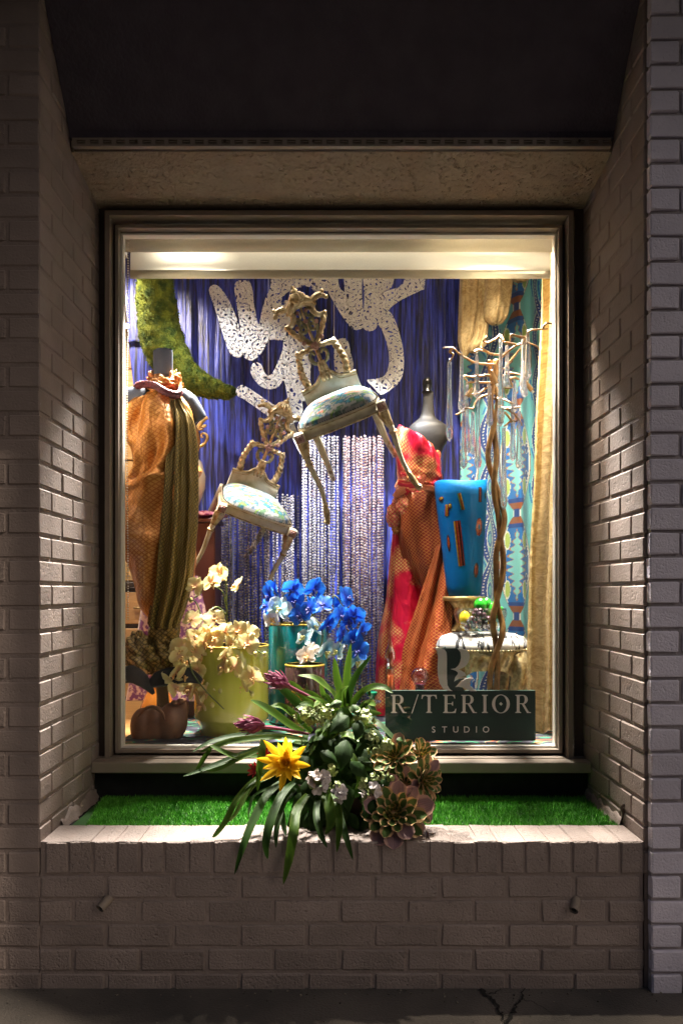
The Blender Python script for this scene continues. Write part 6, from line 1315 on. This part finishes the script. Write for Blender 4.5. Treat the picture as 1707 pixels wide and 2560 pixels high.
# explicit long leaves, traced: (photo points with depth, half width px, material)
A = lambda pts, y=None: [P(p[0], p[1], p[2]) for p in pts]
LV = [([(770,1850,.25),(711,1840,.20),(613,1836,.16),(532,1852,.12),(480,1880,.10)],9,M_strapd),([(760,1850,.22),(690,1842,.18),(590,1850,.13),(540,1864,.11),(497,1882,.10)],8,M_strapb),([(770,1870,.22),(690,1862,.17),(610,1885,.13),(530,1915,.1),(457,1941,.08)],10,M_strapd),([(740,1880,.2),(680,1868,.16),(610,1890,.12),(545,1922,.1),(512,1926,.1)],7,M_strapb),([(700,1885,.2),(640,1888,.15),(590,1890,.12),(545,1872,.1),(524,1862,.1)],9,M_strap),([(527,1872,.1),(512,1892,.1),(500,1912,.1),(490,1926,.1)],7,M_strap),
 ([(690,1930,.16),(640,1948,.12),(594,1996,.06),(564,2053,.03),(540,2085,.01),(531,2093,.005)],8,M_strap),([(680,1940,.16),(636,1962,.11),(605,2006,.07),(585,2040,.05),(572,2054,.04)],6,M_strapb),([(710,1950,.15),(668,1985,.08),(635,2047,.02),(608,2115,-.03),(586,2187,-.04)],12,M_strapd),([(735,1955,.14),(703,1988,.07),(676,2053,.0),(665,2107,-.03),(669,2148,-.035)],12,M_strapd),([(770,1985,.12),(742,2025,.05),(734,2080,-.02),(722,2150,-.035),(708,2212,-.04)],13,M_strap),([(740,1970,.14),(708,2010,.06),(692,2070,-.01),(690,2120,-.03)],8,M_strapd),([(658,1848,.12),(655,1880,.10),(649,1920,.09),(644,1978,.09)],10,M_strap),([(700,1960,.12),(640,1985,.10),(624,2020,.08),(621,2048,.06)],4,M_strapd),
 ([(760,1830,.3),(722,1808,.26),(684,1780,.22),(650,1760,.2),(626,1750,.18)],13,M_strap),([(780,1830,.28),(740,1790,.24),(705,1765,.2),(678,1765,.18)],12,M_strap),([(790,1800,.3),(755,1768,.26),(720,1735,.22),(695,1720,.2)],13,M_strapd),([(800,1790,.3),(760,1740,.26),(730,1712,.24),(712,1706,.22)],11,M_strap),
 ([(850,1760,.3),(836,1735,.27),(812,1710,.22),(783,1692,.2),(744,1688,.18)],12,M_strapb),([(858,1770,.32),(850,1730,.30),(841,1688,.29),(836,1644,.28)],11,M_strap),([(866,1770,.32),(868,1730,.30),(868,1680,.29),(877,1608,.27)],11,M_strap),([(870,1760,.3),(876,1722,.27),(893,1684,.24),(929,1638,.22)],10,M_strapd),([(872,1770,.28),(895,1738,.24),(928,1717,.2),(960,1718,.17),(982,1733,.15)],10,M_strap),([(850,1780,.3),(810,1757,.25),(775,1733,.22),(740,1730,.2)],9,M_strap),([(840,1790,.3),(800,1778,.25),(765,1768,.22),(738,1768,.2)],8,M_strapd),([(880,1765,.28),(900,1735,.26),(918,1722,.25),(925,1742,.24)],7,M_strapd),([(845,1775,.3),(820,1745,.26),(808,1735,.25),(800,1700,.24)],8,M_strap),([(862,1775,.33),(870,1740,.33),(880,1700,.33)],9,M_strap),
 ([(795,1940,.12),(810,1975,.05),(824,2018,.0),(826,2060,-.02),(813,2086,-.03)],14,M_strap),([(825,1965,.12),(840,2010,.04),(848,2060,-.02),(842,2131,-.035)],11,M_strap),([(838,1990,.12),(850,2040,.03),(866,2096,-.03),(882,2149,-.035)],9,M_strapd),([(862,1870,.15),(880,1890,.12),(893,1920,.10),(898,1955,.09),(888,1975,.09)],9,M_strap),([(800,1980,.14),(790,2030,.05),(800,2080,-.01),(818,2120,-.03)],9,M_strapd),([(700,1985,.10),(705,2040,.04),(715,2090,-.01)],8,M_strapd)]
for pts, hw, m in LV: strap(A(pts), M(hw, pts[len(pts)//2][2]), m, tw=random.uniform(-.5,.5))
rs = random.Random(41)
for k in range(40):
    th = rs.uniform(-.5, PI+.5) if k < 28 else rs.uniform(PI+.3, 2*PI-.3); L_ = rs.uniform(.10,.19); s0 = P(845+rs.uniform(-45,55), 1835+rs.uniform(-40,90), .26+rs.uniform(-.05,.05))
    d = Vector((math.cos(th), -rs.uniform(.15,.8), math.sin(th)*.9+.1)).normalized(); e1 = s0+d*L_*.5+Vector((0,0,.02)); e2 = s0+d*L_+Vector((0,-.01,-rs.uniform(.0,.07)))
    strap([s0, e1, e2], rs.uniform(.009,.014), rs.choice((M_strap, M_strap, M_strapd, M_strapb)), tw=rs.uniform(-.8,.8))
# broad serrated leaves filling the middle
def broad_mesh(m, L, W):
    mb = MB(); n, k = 9, 11
    def fn(i, j):
        u = i/(n-1)*2-1; v = j/(k-1); ww = W*interp(v, [(0,.12),(.12,.6),(.32,1),(.55,.86),(.8,.40),(1,.01)])
        ww *= 1+(.06 if j%2 else -.04); return ((u*ww, L*v, .12*L*math.sin(v*2.6)-.30*abs(u)*ww-.22*L*v*v+.010*L*math.sin(v*28)*abs(u)), ((u+1)/2, v))
    mb.grid(n, k, fn); return mb.mesh('broad_leaf', m)
BM = [broad_mesh(M_broad,.075,.023), broad_mesh(M_broad,.062,.020), broad_mesh(M_broadl,.055,.018), broad_mesh(M_broad,.085,.026)]
r_ = random.Random(17)
ctr = P(845,1920,.26)
for k in range(130):
    a = r_.uniform(0,2*PI); b_ = r_.uniform(-.25,1.0); d = Vector((math.cos(a)*math.sqrt(max(0,1-b_*b_)), -abs(math.sin(a))*math.sqrt(max(0,1-b_*b_)), b_))
    f = r_.uniform(.35,1)**.6; p = ctr+Vector((d.x*.155, d.y*.13, d.z*.13))*f+Vector((.012,0,0))
    nrm = (d+Vector((r_.uniform(-.5,.5), r_.uniform(-.6,.2), r_.uniform(-.1,.6)))).normalized()
    o = link('broad_leaf', BM[r_.choice((0,0,1,1,2,3))], fa); o.matrix_world = frame(p, nrm, (0,0,1), PI/2*0+r_.uniform(-2.6,2.6), r_.uniform(.75,1.15))
for (px_, py_, y, roll, yaw, s_, k) in ((870,1790,.12,2.2,.3,1.0,3),(905,1830,.12,-1.9,-.3,1.0,3),(900,1800,.10,2.8,.2,.9,0),(865,1850,.06,2.9,.1,1.1,3),(990,1850,.12,-2.0,.5,1.0,2),(855,1755,.12,1.9,0,.8,2),(880,1762,.12,-2.6,0,.8,2),(965,1935,.08,3.0,-.2,.8,0),(875,1905,.07,-2.4,.3,1.,0),(940,1990,.05,2.6,.0,1.,0),(800,1880,.08,-2.2,.4,.9,0),(930,1840,.08,2.4,-.4,1.1,1)):
    o = link('broad_leaf', BM[k], fa); o.matrix_world = frame(P(px_,py_,y), (math.sin(yaw),-.75,.55), (0,0,1), roll, s_)
for k in range(46):                          # leaves hanging over the rim of the bowl
    px_ = r_.uniform(745,965); p = P(px_, r_.uniform(1950,2040), .27-.155*math.sqrt(max(0,1-((px_-860)/125)**2))-.02)
    o = link('broad_leaf', BM[r_.choice((0,1,3))], fa); o.matrix_world = frame(p, (r_.uniform(-.4,.4),-1,r_.uniform(.1,.6)), (0,0,1), PI+r_.uniform(-.9,.9), r_.uniform(.7,1.05))
# yellow bromeliad star
def lance(m, L, W, curl, name, keel=.35):
    mb = MB(); n, k = 5, 10
    mb.grid(n, k, lambda i, j: (((i/2-1)*W*(interp(j/(k-1), [(0,.5),(.35,1),(.7,.8),(.9,.35),(1,.01)])), L*j/(k-1), curl*L*(j/(k-1))**2+keel*W*abs(i/2-1)), (i/4, j/(k-1)))); return mb.mesh(name, m)
br = MB(); bcx = P(716,1908,.015); br.ball((0,0,.0), .010, 10, 8); bo = br.obj('bromeliad_flower', M_brom, fa); bo.matrix_world = frame(bcx, (-.12,-.95,.30))
for (n0, L_, tilt, off, W_) in ((8,.082,1.32,0,.0115),(8,.068,.95,.4,.0110),(5,.045,.55,.2,.010),(4,.026,.25,.5,.007)):
    me = lance(M_brom, L_, W_, .12, 'bract')
    for i in range(n0):
        a = 2*PI*i/n0+off+r_.uniform(-.12,.12); o = link('bract', me, bo); o.matrix_local = Matrix.Rotation(a,4,'Z') @ Matrix.Translation((0,.003,.002)) @ Matrix.Rotation(PI/2-tilt+r_.uniform(-.1,.1),4,'X') @ Matrix.Diagonal((1,r_.uniform(.88,1.1),1,1))
# purple gingers
gm = lance(M_ging, .040, .0075, .30, 'bract')
for (px_, py_, y, d, s_, stem) in ((705,1706,.15,(-.95,-.25,.45),1.05,[(722,1716,.16),(760,1735,.20),(820,1765,.27)]),(640,1812,.10,(-1,-.35,.05),1.1,[(660,1818,.11),(700,1822,.15),(770,1835,.22)])):
    c = P(px_,py_,y); core = MB(); core.ball((0,0,0), .011, 10, 8, rz=.026); o = core.obj('ginger_flower', M_ging, fa); o.matrix_world = frame(c, d, (0,0,1), 0, s_)
    for k in range(42):
        a = k*2.4; h_ = -.022+.050*k/41; rad_ = .013*math.sin(PI*(.15+.8*k/41)); b2 = link('bract', gm, o)
        b2.matrix_local = Matrix.Translation((rad_*math.cos(a), rad_*math.sin(a), h_)) @ Matrix.Rotation(a-PI/2,4,'Z') @ Matrix.Rotation(PI/2-.95+.6*k/41-.15*math.sin(k*3),4,'X') @ Matrix.Diagonal((r_.uniform(.7,1),r_.uniform(.6,.95),1,1))
    q = smooth_path([P(*p) for p in stem], 5); MB().tube([c]+q, lerp_list([.006,.005,.004], len(q)+1), 10).obj('ginger_stem', M_ging, fa)
# red bromeliad peeping out on the left
rm = lance(M_redf, .032, .006, .1, 'bract'); c = P(643,1925,.12); o = MB().ball((0,0,0), .006, 8, 6).obj('red_flower', M_redf, fa); o.matrix_world = frame(c, (-.5,-.8,.2))
for i in range(9): b2 = link('bract', rm, o); b2.matrix_local = Matrix.Rotation(i*2.4,4,'Z') @ Matrix.Rotation(.5+.05*i,4,'X')
c = P(664,1888,.13); o = MB().ball((0,0,0), .006, 8, 6).obj('red_flower', M_redf, fa); o.matrix_world = frame(c, (-.2,-.8,.5))
for i in range(8): b2 = link('bract', rm, o); b2.matrix_local = Matrix.Rotation(i*2.4,4,'Z') @ Matrix.Rotation(.5+.05*i,4,'X')
# hydrangea florets
def floret_mesh(m, s_):
    mb = MB()
    for k in range(4):
        a = k*PI/2; R = Matrix.Rotation(a,4,'Z'); pts = []
        for j in range(5):
            for i in range(5): u = i/2-1; v = j/4; w_ = s_*.62*math.sin(PI*(.12+.80*v)); pts.append(R @ Vector((u*w_, s_*v, s_*.35*v*v-.12*s_*abs(u))))
        mb.add(pts, [(j*5+i, j*5+i+1, (j+1)*5+i+1, (j+1)*5+i) for j in range(4) for i in range(4)])
    mb.ball((0,0,.001), s_*.14, 6, 5); return mb.mesh('floret', m)
FW, FG = floret_mesh(M_white,.017), floret_mesh(M_lgreen,.0105)
cl_ = [(795,1950,.05,.030,9,FW),(812,1938,.05,.022,6,FW),(848,1985,.05,.024,7,FW),(838,1968,.05,.018,5,FG),(930,1975,.06,.028,8,FW),(918,1992,.06,.02,5,FG),(942,1945,.07,.018,6,FG),(763,1790,.15,.034,22,FG),(812,1782,.15,.034,20,FG),(908,1800,.12,.034,18,FG),(790,1800,.13,.022,10,FG),(925,1850,.09,.026,12,FG),(960,1860,.09,.024,10,FG),(940,1875,.1,.022,9,FG),(980,1945,.08,.02,6,FG),(905,1960,.06,.018,5,FG),(780,1965,.06,.018,5,FW),(830,1920,.09,.02,6,FG)]
for px_, py_, y, rr_, n_, fm in cl_:
    c = P(px_,py_,y); hc = MB().ball((0,0,0), rr_*.5, 8, 6).obj('hydrangea_cluster', M_lgreen, fa); hc.location = c
    for k in range(n_):
        d = Vector((r_.uniform(-1,1), -r_.uniform(.05,1), r_.uniform(-.7,1))).normalized(); o = link('floret', fm, hc); o.matrix_local = frame(d*rr_*r_.uniform(.7,1.1), (d+Vector((r_.uniform(-.4,.4),0,r_.uniform(-.4,.4)))).normalized(), (0,0,1), r_.uniform(0,3), r_.uniform(.75,1.15))
# succulent rosettes
def spoon(m, L, W):
    mb = MB(); n, k = 7, 9; vs = []
    def fn(i, j, b=0):
        u = i/3-1; v = j/(k-1); ww = W*interp(v, [(0,.32),(.3,.55),(.65,1),(.85,.86),(.96,.4),(1,.04)]); return (u*ww, L*v, .30*L*v*v+.32*ww*u*u-(b*.10*L*(1-abs(u))*math.sin(PI*min(1,.1+v*.9))))
    mb.grid(n, k, lambda i, j: (fn(i,j), (i/(n-1), j/(k-1)))); mb.grid(n, k, lambda i, j: (fn(n-1-i,j,1), (1-i/(n-1), j/(k-1)))); return mb.mesh('succulent_leaf', m)
SP = {0: spoon(M_succ,.060,.0165), 1: spoon(M_succp,.066,.021), 2: spoon(M_succy,.034,.0115)}
def rosette(px_, py_, y, nrm, s_, n_=40, purple=0):
    c = P(px_,py_,y); hub = MB().ball((0,0,-.004), .010, 8, 6).obj('succulent_rosette', M_succ, fa); hub.matrix_world = frame(c, nrm, (0,0,1), r_.uniform(0,6), s_)
    for k in range(n_):
        f = k/(n_-1); a = k*2.39996; el = 1.45-1.45*f**.75; L_ = .28+.85*f
        kd = 2 if f < .35 else (1 if (f > .72 and r_.random() < purple) else 0)
        o = link('succulent_leaf', SP[kd], hub); sc3 = L_*(1.5 if kd == 2 else 1.0)*r_.uniform(.92,1.08)
        o.matrix_local = Matrix.Rotation(a,4,'Z') @ Matrix.Translation((0,.004+.004*f,-.010*f)) @ Matrix.Rotation(el-.18,4,'X') @ Matrix.Diagonal((sc3,sc3,sc3,1))
rosette(985,2032,.03,(-.10,-.85,.45),1.35,46,.55); rosette(1062,1952,.10,(.55,-.75,.15),1.0,36,.25); rosette(985,1892,.12,(-.35,-.75,.5),1.0,34,.1); rosette(1055,1886,.15,(.5,-.6,.55),.85,28,.0); rosette(1045,2020,.08,(.7,-.7,.1),.95,30,.4); rosette(1015,1962,.10,(.2,-.9,.3),.7,24,.3)
for p_ in ((985,2032,.06),(1062,1952,.13),(985,1892,.15),(1055,1886,.18),(1045,2020,.11)):
    MB().tube(smooth_path([P(*p_), (P(*p_)+P(900,1990,.25))/2+Vector((0,0,.01)), P(900,1990,.25)],4), .009, 8).obj('succulent_stem', M_bowl, fa)
